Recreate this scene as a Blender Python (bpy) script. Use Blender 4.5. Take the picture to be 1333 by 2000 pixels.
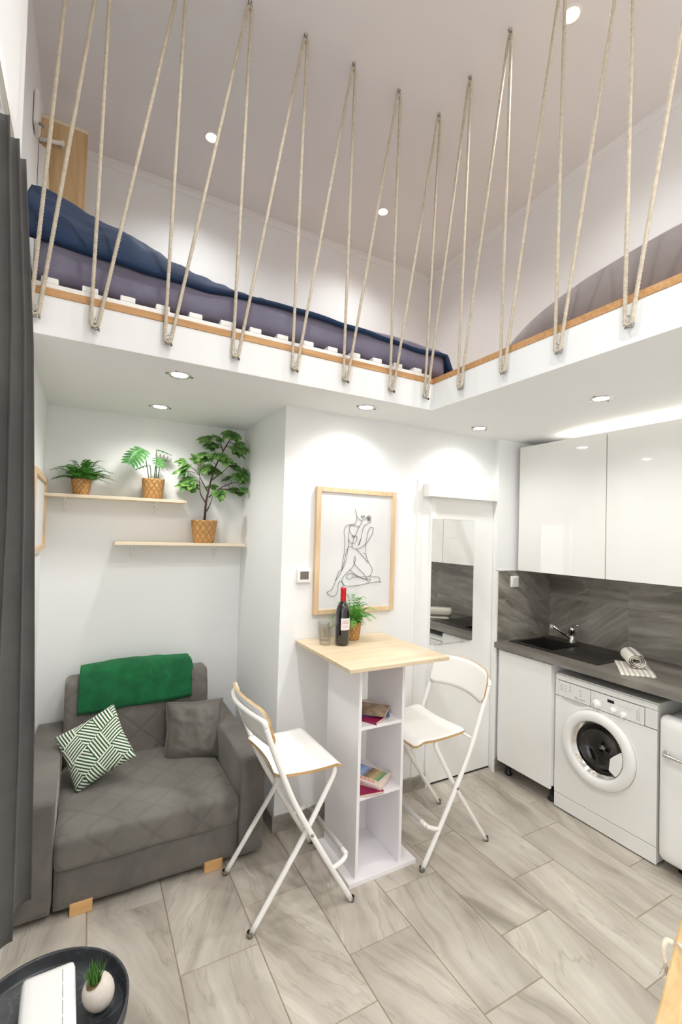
import bpy, bmesh, math, random
from math import sin, cos, pi, radians, sqrt, atan2
from mathutils import Vector, Matrix, noise

random.seed(7)
for o in list(bpy.data.objects):
    bpy.data.objects.remove(o)
SC = bpy.context.scene
COL = SC.collection

# ------------------------------------------------------------------ camera
cam_d = bpy.data.cameras.new('camera')
cam = bpy.data.objects.new('camera', cam_d)
COL.objects.link(cam)
SC.camera = cam
FPX, CX, CY = 901.676, 663.931, 1020.990
YAW, PITCH, ROLL = radians(28.7186), radians(1.3574), radians(1.6007)
cam_d.sensor_fit = 'HORIZONTAL'
cam_d.sensor_width = 36.0
cam_d.lens = 36.0 * FPX / 1333.0
cam_d.shift_x = (666.5 - CX) / 1333.0
cam_d.shift_y = (CY - 1000.0) / 1333.0
cam_d.clip_start = 0.02
F_ = Vector((sin(YAW), cos(YAW), 0)); R_ = Vector((cos(YAW), -sin(YAW), 0)); U_ = Vector((0, 0, 1))
F_, U_ = F_ * cos(PITCH) + U_ * sin(PITCH), U_ * cos(PITCH) - F_ * sin(PITCH)
R_, U_ = R_ * cos(ROLL) + U_ * sin(ROLL), U_ * cos(ROLL) - R_ * sin(ROLL)
cam.matrix_world = Matrix(((R_.x, U_.x, -F_.x, 0), (R_.y, U_.y, -F_.y, 0), (R_.z, U_.z, -F_.z, 1.63), (0, 0, 0, 1)))

# ------------------------------------------------------------------ world, exposure, light levels
SC.view_settings.view_transform = 'Standard'
SC.view_settings.look = 'None'
SC.view_settings.gamma = 1.0
SC.view_settings.use_curve_mapping = False
SC.view_settings.exposure = -0.2
W = bpy.data.worlds.new('world'); SC.world = W
W.use_nodes = True
W.node_tree.nodes['Background'].inputs[0].default_value = (0.97, 0.985, 1.0, 1)
W.node_tree.nodes['Background'].inputs[1].default_value = 3.1
LOW_W = 18.5      # downlights under the loft
HIGH_W = 88.0     # downlights in the tall ceiling
STRIP_W = 12.0    # led strip above the wall cupboards
LOW_C = (1.0, 0.985, 0.955)
HIGH_C = (0.985, 0.99, 1.0)
SC.cycles.max_bounces = 9
SC.cycles.diffuse_bounces = 6
SC.cycles.glossy_bounces = 4
SC.cycles.transmission_bounces = 8
SC.cycles.caustics_reflective = False
SC.cycles.caustics_refractive = False
SC.cycles.sample_clamp_indirect = 4.0

# ------------------------------------------------------------------ materials
def lin(c):
    return tuple((x / 255 / 12.92) if x / 255 <= 0.04045 else ((x / 255 + 0.055) / 1.055) ** 2.4 for x in c) + (1.0,)

class NT:
    def __init__(s, name):
        s.m = bpy.data.materials.new(name); s.m.use_nodes = True
        s.t = s.m.node_tree; s.b = s.t.nodes['Principled BSDF']; s.o = s.t.nodes['Material Output']
    def n(s, typ, **k):
        q = s.t.nodes.new(typ)
        for a, v in k.items(): setattr(q, a, v)
        return q
    def set(s, sock, v):
        if isinstance(v, bpy.types.NodeSocket): s.t.links.new(v, sock)
        else: sock.default_value = v
    def math(s, op, a, b=0.0, c=None):
        q = s.n('ShaderNodeMath', operation=op); s.set(q.inputs[0], a); s.set(q.inputs[1], b)
        if c is not None: s.set(q.inputs[2], c)
        return q.outputs[0]
    def coord(s, kind='Object'):
        return s.n('ShaderNodeTexCoord').outputs[kind]
    def mapping(s, v, scale=(1, 1, 1), loc=(0, 0, 0), rot=(0, 0, 0)):
        q = s.n('ShaderNodeMapping'); s.set(q.inputs['Vector'], v); s.set(q.inputs['Scale'], scale)
        s.set(q.inputs['Location'], loc); s.set(q.inputs['Rotation'], rot); return q.outputs[0]
    def noise(s, v, scale=5, detail=4, rough=.55, dist=0.0):
        q = s.n('ShaderNodeTexNoise'); s.set(q.inputs['Vector'], v); s.set(q.inputs['Scale'], scale)
        s.set(q.inputs['Detail'], detail); s.set(q.inputs['Roughness'], rough); s.set(q.inputs['Distortion'], dist)
        return q.outputs['Fac']
    def ramp(s, f, stops, interp='LINEAR'):
        q = s.n('ShaderNodeValToRGB'); q.color_ramp.interpolation = interp
        e = q.color_ramp.elements
        while len(e) < len(stops): e.new(0.5)
        for el, (p, c) in zip(e, stops): el.position = p; el.color = c
        s.set(q.inputs[0], f); return q.outputs[0]
    def mix(s, f, a, b, typ='MIX'):
        q = s.n('ShaderNodeMix', data_type='RGBA', blend_type=typ); s.set(q.inputs[0], f); s.set(q.inputs[6], a); s.set(q.inputs[7], b)
        return q.outputs[2]
    def bump(s, h, strength=.3, dist=.01):
        q = s.n('ShaderNodeBump'); s.set(q.inputs['Height'], h); s.set(q.inputs['Strength'], strength); s.set(q.inputs['Distance'], dist)
        s.t.links.new(q.outputs[0], s.b.inputs['Normal'])
    def P(s, **k):
        names = dict(color='Base Color', rough='Roughness', metal='Metallic', spec='Specular IOR Level', trans='Transmission Weight',
                     ior='IOR', sheen='Sheen Weight', sheenr='Sheen Roughness', coat='Coat Weight', emi='Emission Color', emis='Emission Strength',
                     sss='Subsurface Weight', sheent='Sheen Tint')
        for a, v in k.items(): s.set(s.b.inputs[names[a]], v)
        return s.m

def plain(name, c, rough=.5, metal=0.0, var=.03, vs=6.0, bump=0.0, bs=60.0, **k):
    m = NT(name); co = m.coord()
    base = lin(c)
    f = m.noise(co, vs, 3)
    dark = tuple(x * (1 - var) for x in base[:3]) + (1,)
    lite = tuple(min(1, x * (1 + var)) for x in base[:3]) + (1,)
    m.P(color=m.ramp(f, [(.3, dark), (.7, lite)]), rough=rough, metal=metal, **k)
    if bump: m.bump(m.noise(co, bs, 2), bump, .002)
    return m.m

def wood(name, c1, c2, c3, axis='x', scale=1.0, rough=.45, knots=0.0, stretch=14):
    m = NT(name); co = m.coord()
    sc = {'x': (1, stretch, stretch), 'y': (stretch, 1, stretch), 'z': (stretch, stretch, 1)}[axis]
    v = m.mapping(co, scale=tuple(q * scale for q in sc))
    f = m.noise(v, 2.2, 5, .6, .6)
    col = m.ramp(f, [(.28, lin(c3)), (.5, lin(c2)), (.7, lin(c1))])
    fine = m.noise(m.mapping(v, scale=(3, 3, 3)), 6, 2)
    col = m.mix(m.math('MULTIPLY', fine, .18), col, lin(c3))
    if knots:
        q = m.n('ShaderNodeTexVoronoi'); m.set(q.inputs['Vector'], m.mapping(co, scale=(7, 7, 4.5))); m.set(q.inputs['Scale'], 1.0)
        k = m.ramp(q.outputs['Distance'], [(.06, (1, 1, 1, 1)), (.13, (0, 0, 0, 1))])
        col = m.mix(m.math('MULTIPLY', k, knots), col, lin((120, 80, 45)))
    m.P(color=col, rough=rough)
    m.bump(f, .08, .002)
    return m.m

def stone(name, lights, tile=False, rough=.45, vein_scale=(1.4, 9, 9), rot=(0, 0, .5), attr=False, sc=1.0):
    m = NT(name); co = m.coord()
    v = co
    if attr:
        a = m.n('ShaderNodeAttribute', attribute_name='tile')
        add = m.n('ShaderNodeVectorMath', operation='MULTIPLY_ADD')
        m.set(add.inputs[0], a.outputs['Color']); add.inputs[1].default_value = (17, 23, 5); m.set(add.inputs[2], co)
        r = m.n('ShaderNodeVectorRotate', rotation_type='Z_AXIS'); m.set(r.inputs['Vector'], add.outputs[0])
        sep = m.n('ShaderNodeSeparateColor'); m.set(sep.inputs[0], a.outputs['Color'])
        m.set(r.inputs['Angle'], m.math('MULTIPLY_ADD', sep.outputs[2], 1.1, -.55))
        v = r.outputs[0]
    warp = m.noise(m.mapping(v, scale=(2.2, 2.2, 2.2)), 1.0, 3)
    wv = m.n('ShaderNodeVectorMath', operation='ADD'); m.set(wv.inputs[0], v)
    cmb = m.n('ShaderNodeCombineXYZ'); m.set(cmb.inputs[0], m.math('MULTIPLY', warp, .12)); m.set(cmb.inputs[1], m.math('MULTIPLY', warp, .2)); m.set(wv.inputs[1], cmb.outputs[0])
    vv = m.mapping(wv.outputs[0], scale=tuple(x * sc for x in vein_scale), rot=rot)
    f = m.noise(vv, 1.1, 7, .62, .4)
    big = m.noise(v, 2.3 * sc, 3)
    fine = m.noise(v, 45, 3)
    f2 = m.math('ADD', m.math('MULTIPLY', f, .75), m.math('MULTIPLY', big, .25))
    col = m.ramp(f2, [(.34, lin(lights[0])), (.45, lin(lights[1])), (.55, lin(lights[2])), (.66, lin(lights[3]))])
    vein = m.ramp(m.math('ABSOLUTE', m.math('SUBTRACT', m.noise(vv, .8, 5, .55, .3), .5)), [(0, (1, 1, 1, 1)), (.012, (0, 0, 0, 1))])
    col = m.mix(m.math('MULTIPLY', vein, .35), col, lin(lights[4]))
    if attr:
        hsv = m.n('ShaderNodeHueSaturation'); m.set(hsv.inputs['Color'], col); m.set(hsv.inputs['Value'], m.math('MULTIPLY_ADD', sep.outputs[0], .16, .92)); col = hsv.outputs[0]
    col = m.mix(m.math('MULTIPLY', fine, .12), col, lin(lights[0]))
    m.P(color=col, rough=rough)
    m.bump(m.math('ADD', f, m.math('MULTIPLY', fine, .3)), .12, .003)
    return m.m

def fabric(name, c1, c2, rough=.85, sheen=.5, scale=9, bump=.25, weave=350, tint=None):
    m = NT(name); co = m.coord()
    f = m.noise(co, scale, 4, .6, .4)
    m.P(color=m.ramp(f, [(.3, lin(c1)), (.7, lin(c2))]), rough=rough, sheen=sheen, sheenr=.4)
    if tint: m.set(m.b.inputs['Sheen Tint'], lin(tint))
    m.bump(m.math('ADD', m.noise(co, weave, 2), m.math('MULTIPLY', m.noise(co, 14, 3), 1.2)), bump, .002)
    return m.m

M = {}
M['wall'] = plain('wall_paint', (240, 241, 241), .7, var=.012, vs=2, bump=.05, bs=120)
M['ceil'] = plain('ceiling_paint', (240, 239, 239), .75, var=.012, vs=2, bump=.05, bs=120)
M['white'] = plain('white_lacquer', (240, 239, 236), .35, var=.01)
M['gloss'] = plain('white_gloss', (232, 231, 228), .07, var=.006, coat=.6)
M['melamine'] = plain('white_melamine', (236, 233, 235), .42, var=.01)
M['metalwhite'] = plain('white_powdercoat', (242, 240, 236), .35, var=.01)
M['appliance'] = plain('appliance_enamel', (230, 229, 226), .22, var=.006, coat=.3)
M['chrome'] = plain('chrome', (215, 212, 208), .12, 1.0, var=.03)
M['steel'] = plain('galvanised_steel', (160, 156, 150), .32, 1.0, var=.1, vs=60)
M['black'] = plain('black_plastic', (18, 17, 17), .4, var=.1)
M['grout'] = plain('tile_grout', (150, 134, 112), .9, var=.1, vs=40)
M['tile'] = stone('floor_tile', [(142, 135, 124), (174, 166, 154), (192, 185, 173), (208, 202, 191), (132, 122, 108)], rough=.38, vein_scale=(7.5, 1.0, 9), rot=(0, 0, .12), attr=True)
M['baseb'] = stone('baseboard_tile', [(120, 113, 105), (146, 139, 130), (160, 153, 144), (172, 165, 156), (110, 100, 90)], rough=.5, vein_scale=(6, 6, 20))
def splash_mat():
    m = NT('splash_tile'); co = m.coord()
    sep = m.n('ShaderNodeSeparateXYZ'); m.set(sep.inputs[0], co)
    u = m.math('ADD', sep.outputs[0], m.math('MULTIPLY', sep.outputs[1], -1.0)); z = sep.outputs[2]
    cmb = m.n('ShaderNodeCombineXYZ'); m.set(cmb.inputs[0], u); m.set(cmb.inputs[1], z)
    row = m.math('FLOOR', m.math('DIVIDE', m.math('SUBTRACT', z, .905), .295))
    colu = m.math('FLOOR', m.math('DIVIDE', m.math('ADD', u, -.19), .595))
    rnd = m.n('ShaderNodeTexWhiteNoise', noise_dimensions='2D'); c2 = m.n('ShaderNodeCombineXYZ'); m.set(c2.inputs[0], row); m.set(c2.inputs[1], colu); m.set(rnd.inputs['Vector'], c2.outputs[0])
    ang = m.math('MULTIPLY_ADD', rnd.outputs['Value'], 1.5, -.9)
    vr = m.n('ShaderNodeVectorRotate', rotation_type='Z_AXIS'); m.set(vr.inputs['Vector'], cmb.outputs[0]); m.set(vr.inputs['Angle'], ang)
    off = m.n('ShaderNodeVectorMath', operation='MULTIPLY_ADD'); m.set(off.inputs[0], rnd.outputs['Color']); off.inputs[1].default_value = (9, 9, 9); m.set(off.inputs[2], vr.outputs[0])
    v = off.outputs[0]
    f = m.noise(m.mapping(v, scale=(1.6, 11, 1)), 1.3, 7, .62, .5)
    f2 = m.math('ADD', m.math('MULTIPLY', f, .7), m.math('MULTIPLY', m.noise(v, 3, 3), .3))
    col = m.ramp(f2, [(.36, lin((104, 100, 92))), (.46, lin((132, 127, 118))), (.55, lin((150, 145, 136))), (.66, lin((176, 171, 161)))])
    vein = m.ramp(m.math('ABSOLUTE', m.math('SUBTRACT', m.noise(m.mapping(v, scale=(1.2, 7, 1)), .8, 4, .5, .3), .5)), [(0, (1, 1, 1, 1)), (.01, (0, 0, 0, 1))])
    col = m.mix(m.math('MULTIPLY', vein, .45), col, lin((186, 180, 170)))
    fz = m.math('FRACT', m.math('DIVIDE', m.math('SUBTRACT', z, .905), .295)); fu = m.math('FRACT', m.math('DIVIDE', m.math('ADD', u, -.19), .595))
    j = m.math('MAXIMUM', m.math('LESS_THAN', fz, .009), m.math('LESS_THAN', fu, .0045))
    col = m.mix(m.math('MULTIPLY', j, .5), col, lin((150, 142, 130)))
    m.P(color=col, rough=.32); m.bump(f, .12, .002)
    return m.m
M['splash'] = splash_mat()
M['worktop'] = stone('worktop_laminate', [(88, 84, 78), (110, 105, 98), (124, 119, 112), (142, 136, 128), (80, 74, 68)], rough=.35, vein_scale=(10, 1.6, 10), rot=(0, 0, -.15))
M['granite'] = plain('black_composite', (33, 29, 27), .35, var=.25, vs=200)
M['oak'] = wood('light_oak', (222, 205, 178), (210, 190, 160), (192, 170, 138), 'x', .9, .4)
M['birch'] = wood('birch_shelf', (240, 228, 205), (232, 217, 190), (220, 200, 168), 'x', .9, .5)
M['frame'] = wood('frame_pine', (228, 202, 168), (218, 190, 154), (202, 172, 136), 'z', 1.0, .5)
M['pine'] = wood('knotty_pine', (214, 186, 145), (200, 168, 124), (178, 144, 100), 'z', .8, .5, knots=.6)
M['ladderpine'] = wood('ladder_pine', (214, 184, 136), (200, 168, 118), (182, 148, 98), 'x', .8, .5)
M['chip'] = wood('chipboard_edge', (206, 164, 116), (192, 146, 96), (172, 126, 78), 'x', 2.0, .6)
M['plyedge'] = wood('plywood_edge', (206, 172, 122), (192, 156, 106), (170, 134, 86), 'x', 2.0, .5)
M['legwood'] = wood('sofa_leg_wood', (224, 180, 126), (214, 168, 112), (198, 150, 94), 'x', 1.5, .5)
M['velvet'] = fabric('grey_velvet', (92, 89, 84), (114, 110, 104), .8, .55, 5, .25, tint=(190, 184, 176))
def quilt(name, ax):
    m = NT(name); co = m.coord(); sep = m.n('ShaderNodeSeparateXYZ'); m.set(sep.inputs[0], co)
    u = sep.outputs[0]
    v = m.math('SUBTRACT', sep.outputs[1], sep.outputs[2]) if ax == 'seat' else m.math('MULTIPLY', sep.outputs[2], 1.1)
    k = 4.9
    a = m.math('ABSOLUTE', m.math('SUBTRACT', m.math('FRACT', m.math('MULTIPLY', m.math('ADD', u, v), k)), .5))
    b = m.math('ABSOLUTE', m.math('SUBTRACT', m.math('FRACT', m.math('MULTIPLY', m.math('SUBTRACT', u, v), k)), .5))
    h = m.math('MINIMUM', m.math('MINIMUM', m.math('MULTIPLY', a, 9.0), 1.0), m.math('MINIMUM', m.math('MULTIPLY', b, 9.0), 1.0))
    f = m.noise(co, 5, 4, .6, .5)
    col = m.ramp(f, [(.3, lin((100, 97, 91))), (.7, lin((122, 118, 111)))])
    col = m.mix(m.math('MULTIPLY', m.math('SUBTRACT', 1.0, h), .16), col, lin((56, 52, 49)))
    m.P(color=col, rough=.85, sheen=.6, sheenr=.4); m.set(m.b.inputs['Sheen Tint'], lin((190, 184, 176)))
    m.bump(m.math('ADD', h, m.math('MULTIPLY', m.noise(co, 16, 3), .6)), .32, .006)
    return m.m
M['quilt_seat'] = quilt('quilted_seat', 'seat'); M['quilt_back'] = quilt('quilted_back', 'back')
M['cushgrey'] = fabric('grey_satin_cushion', (82, 79, 73), (116, 111, 103), .5, .6, 6, .35, 200, (200, 196, 188))
M['greenblanket'] = fabric('green_fleece', (10, 82, 46), (22, 108, 62), .95, .3, 12, .5, 260, (90, 180, 120))
M['navy'] = fabric('navy_duvet', (4, 30, 60), (9, 46, 84), .8, .05, 3, .25, 300, (60, 110, 160))
M['sheet'] = fabric('grey_purple_sheet', (106, 102, 120), (120, 116, 134), .9, .2, 4, .15, 400)
M['sheet2'] = fabric('taupe_sheet', (104, 94, 92), (118, 108, 104), .9, .2, 3, .12, 400)
M['curtain'] = fabric('charcoal_curtain', (74, 73, 73), (92, 91, 90), .9, .35, 3, .2, 500, (150, 150, 150))
M['darkgap'] = plain('dark_underlay', (40, 37, 36), .8)
M['rope'] = fabric('cream_rope', (178, 167, 147), (208, 197, 178), .9, .2, 60, .3, 500)
M['mirror'] = plain('mirror_silver', (235, 236, 234), .015, 1.0, var=0)
M['paper'] = plain('art_paper', (222, 222, 222), .6, var=.02, vs=5, bump=.25, bs=7)
M['ink'] = plain('black_ink', (48, 44, 42), .7)
M['screen'] = plain('grey_screen', (112, 106, 98), .25)
M['darkscreen'] = plain('dark_display', (22, 22, 24), .2)
M['greytext'] = plain('grey_print', (150, 150, 150), .5)
M['red'] = plain('red_foil', (190, 14, 26), .35)
M['label'] = plain('paper_label', (226, 218, 220), .6)
M['labelink'] = plain('label_print', (176, 130, 120), .6)
M['soil'] = plain('soil', (60, 44, 32), .95, var=.3, vs=80)
M['bark'] = plain('bark', (72, 54, 46), .8, var=.25, vs=60, bump=.3)
M['stem'] = plain('green_stem', (84, 104, 62), .6, var=.15, vs=20)
M['gravel'] = plain('gravel', (150, 120, 80), .9, var=.45, vs=150)
M['cement'] = plain('speckled_cement', (206, 198, 188), .8, var=.06, vs=80, bump=.2, bs=150)
M['lino'] = plain('bulb_housing', (200, 198, 194), .3, .6)
M['greygrip2'] = plain('pale_grey_plastic', (196, 194, 190), .5)  # pale grey for the detergent drawer's finger grip
def traymat():
    m = NT('black_marble_tray'); co = m.coord()
    f = m.noise(co, 9, 6, .6, 1.2)
    v = m.ramp(m.math('ABSOLUTE', m.math('SUBTRACT', f, .5)), [(0, (1, 1, 1, 1)), (.02, (0, 0, 0, 1))])
    col = m.mix(m.math('MULTIPLY', v, .35), m.ramp(m.noise(co, 14, 4), [(.3, lin((36, 38, 42))), (.7, lin((62, 64, 69)))]), lin((110, 112, 118)))
    m.P(color=col, rough=.42); return m.m
M['traymetal'] = traymat()
def leafmat(name, a, b, rough=.45):
    m = NT(name); co = m.coord()
    m.P(color=m.ramp(m.noise(co, 22, 2), [(.32, lin(a)), (.68, lin(b))]), rough=rough, sss=.0)
    tr = m.n('ShaderNodeBsdfTranslucent'); m.set(tr.inputs[0], lin(b)); mx = m.n('ShaderNodeMixShader'); mx.inputs[0].default_value = .22
    m.t.links.new(m.b.outputs[0], mx.inputs[1]); m.t.links.new(tr.outputs[0], mx.inputs[2]); m.t.links.new(mx.outputs[0], m.o.inputs[0])
    return m.m
M['fern'] = leafmat('fern_leaf', (28, 84, 24), (84, 148, 50))
M['fern2'] = leafmat('fern_leaf_bright', (34, 104, 34), (120, 186, 78))
M['philo'] = leafmat('philodendron_leaf', (40, 96, 46), (92, 146, 76))
M['ficus'] = leafmat('ficus_leaf', (44, 98, 46), (132, 174, 92), .3)
M['grass'] = leafmat('grass_tuft', (40, 92, 30), (96, 150, 60))
def basket():
    m = NT('woven_seagrass'); uv = m.coord('UV'); s = m.n('ShaderNodeSeparateXYZ'); m.set(s.inputs[0], uv)
    u, v = m.math('MULTIPLY', s.outputs[0], 12.0), m.math('MULTIPLY', s.outputs[1], 3.4)
    a = m.math('ADD', u, v); b = m.math('SUBTRACT', u, v)
    fa = m.math('ABSOLUTE', m.math('SUBTRACT', m.math('FRACT', a), .5)); fb = m.math('ABSOLUTE', m.math('SUBTRACT', m.math('FRACT', b), .5))
    h = m.math('MINIMUM', m.math('SUBTRACT', .5, fa), m.math('SUBTRACT', .5, fb))
    h = m.math('MINIMUM', m.math('MULTIPLY', h, 7.0), 1.0)
    over = m.math('MODULO', m.math('ADD', m.math('FLOOR', a), m.math('FLOOR', b)), 2.0)
    tone = m.noise(m.mapping(uv, scale=(40, 14, 1)), 2, 3)
    col = m.ramp(tone, [(.3, lin((176, 126, 68))), (.7, lin((218, 172, 112)))])
    col = m.mix(m.math('MULTIPLY', m.math('ABSOLUTE', over), .22), col, lin((150, 100, 50)))
    col = m.mix(m.math('MULTIPLY', m.math('SUBTRACT', 1.0, h), .5), col, lin((132, 88, 46)))
    m.P(color=col, rough=.7); m.bump(h, .8, .004); return m.m
M['basket'] = basket()
def geo_cushion():
    m = NT('green_white_geometric'); uv = m.coord('UV'); s = m.n('ShaderNodeSeparateXYZ'); m.set(s.inputs[0], uv)
    u, v = s.outputs[0], s.outputs[1]
    # skewed cells, each filled with stripes of one of three directions
    p = m.math('MULTIPLY', m.math('ADD', u, m.math('MULTIPLY', v, .45)), 3.1)
    q = m.math('MULTIPLY', m.math('SUBTRACT', v, m.math('MULTIPLY', u, .25)), 3.3)
    idx = m.math('FLOORED_MODULO', m.math('ADD', m.math('FLOOR', p), m.math('MULTIPLY', m.math('FLOOR', q), 1.0)), 3.0)
    N = 20.0
    s0 = m.math('FRACT', m.math('MULTIPLY', m.math('SUBTRACT', v, m.math('MULTIPLY', u, .25)), N))
    s1 = m.math('FRACT', m.math('MULTIPLY', m.math('ADD', u, m.math('MULTIPLY', v, .45)), N))
    s2 = m.math('FRACT', m.math('MULTIPLY', m.math('ADD', m.math('MULTIPLY', u, .75), m.math('MULTIPLY', v, -.72)), N))
    is0 = m.math('LESS_THAN', idx, .5); is2 = m.math('GREATER_THAN', idx, 1.5)
    st = m.math('ADD', m.math('MULTIPLY', s0, is0), m.math('ADD', m.math('MULTIPLY', s2, is2), m.math('MULTIPLY', s1, m.math('SUBTRACT', 1.0, m.math('ADD', is0, is2)))))
    w = m.math('GREATER_THAN', st, .48)
    m.P(color=m.mix(w, lin((18, 78, 50)), lin((228, 228, 212))), rough=.85, sheen=.2)
    m.bump(m.noise(m.coord(), 260, 2), .2, .002); return m.m
M['geo'] = geo_cushion()
def towelmat():
    m = NT('striped_towel'); uv = m.coord('UV'); s = m.n('ShaderNodeSeparateXYZ'); m.set(s.inputs[0], uv)
    f = m.math('FRACT', m.math('MULTIPLY', s.outputs[0], 7.0)); w = m.math('GREATER_THAN', f, .62)
    g = m.math('FRACT', m.math('MULTIPLY', s.outputs[0], 28.0)); w2 = m.math('MULTIPLY', w, m.math('GREATER_THAN', g, .35))
    m.P(color=m.mix(m.math('MULTIPLY', w2, .8), lin((232, 226, 214)), lin((120, 112, 112))), rough=.95, sheen=.3)
    m.bump(m.noise(m.coord(), 300, 2), .4, .002); return m.m
M['towel'] = towelmat()
def glassmat(name, tint=(1, 1, 1, 1), rough=0.0):
    m = NT(name); m.P(color=tint, rough=rough, trans=1.0, ior=1.45); return m.m
def clearglass():
    m = NT('clear_glass'); tr = m.n('ShaderNodeBsdfTransparent'); tr.inputs[0].default_value = (.985, .99, .985, 1)
    gl = m.n('ShaderNodeBsdfGlossy'); gl.inputs['Roughness'].default_value = .03
    lw = m.n('ShaderNodeLayerWeight'); lw.inputs[0].default_value = .2; mx = m.n('ShaderNodeMixShader')
    m.t.links.new(m.math('MULTIPLY', lw.outputs['Fresnel'], .45), mx.inputs[0]); m.t.links.new(tr.outputs[0], mx.inputs[1]); m.t.links.new(gl.outputs[0], mx.inputs[2])
    m.t.links.new(mx.outputs[0], m.o.inputs[0]); return m.m
M['glass'] = clearglass()
M['doorglass'] = glassmat('washer_glass', (.55, .52, .5, 1))
M['pane'] = clearglass()
M['bottle'] = plain('dark_bottle', (14, 8, 9), .06, var=.1, coat=1.0)
def emit(name, c, s):
    m = NT(name); m.P(color=(0, 0, 0, 1), emi=lin(c), emis=s); return m.m
M['bulb_low'] = emit('bulb_low', (255, 250, 238), 30.0)
M['bulb_high'] = emit('bulb_high', (255, 246, 230), 45.0)
M['led'] = emit('led_strip', (255, 244, 220), 6.0)
def mag_cover():
    m = NT('magazine_photo'); uv = m.coord('UV'); s = m.n('ShaderNodeSeparateXYZ'); m.set(s.inputs[0], uv)
    n = m.noise(m.mapping(uv, scale=(5, 3, 1)), 2, 3); vv = m.math('ADD', s.outputs[1], m.math('MULTIPLY', m.math('SUBTRACT', n, .5), .35))
    col = m.ramp(vv, [(.0, lin((64, 150, 104))), (.25, lin((190, 170, 120))), (.5, lin((110, 84, 60))), (.66, lin((150, 176, 214))), (1, lin((92, 132, 200)))])
    m.P(color=col, rough=.3); return m.m
M['magphoto'] = mag_cover()
M['magwhite'] = plain('magazine_cover', (226, 208, 200), .35)
M['pages'] = plain('page_block', (220, 204, 186), .8, var=.12, vs=90)
M['magenta'] = plain('magenta_cover', (142, 18, 70), .4)
M['brownbook'] = plain('brown_tan_cover', (150, 128, 104), .5, var=.5, vs=22)
M['orangetext'] = plain('orange_print', (220, 110, 60), .5)
M['bluecover'] = plain('blue_cover', (70, 92, 130), .5, var=.3, vs=20)

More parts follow.
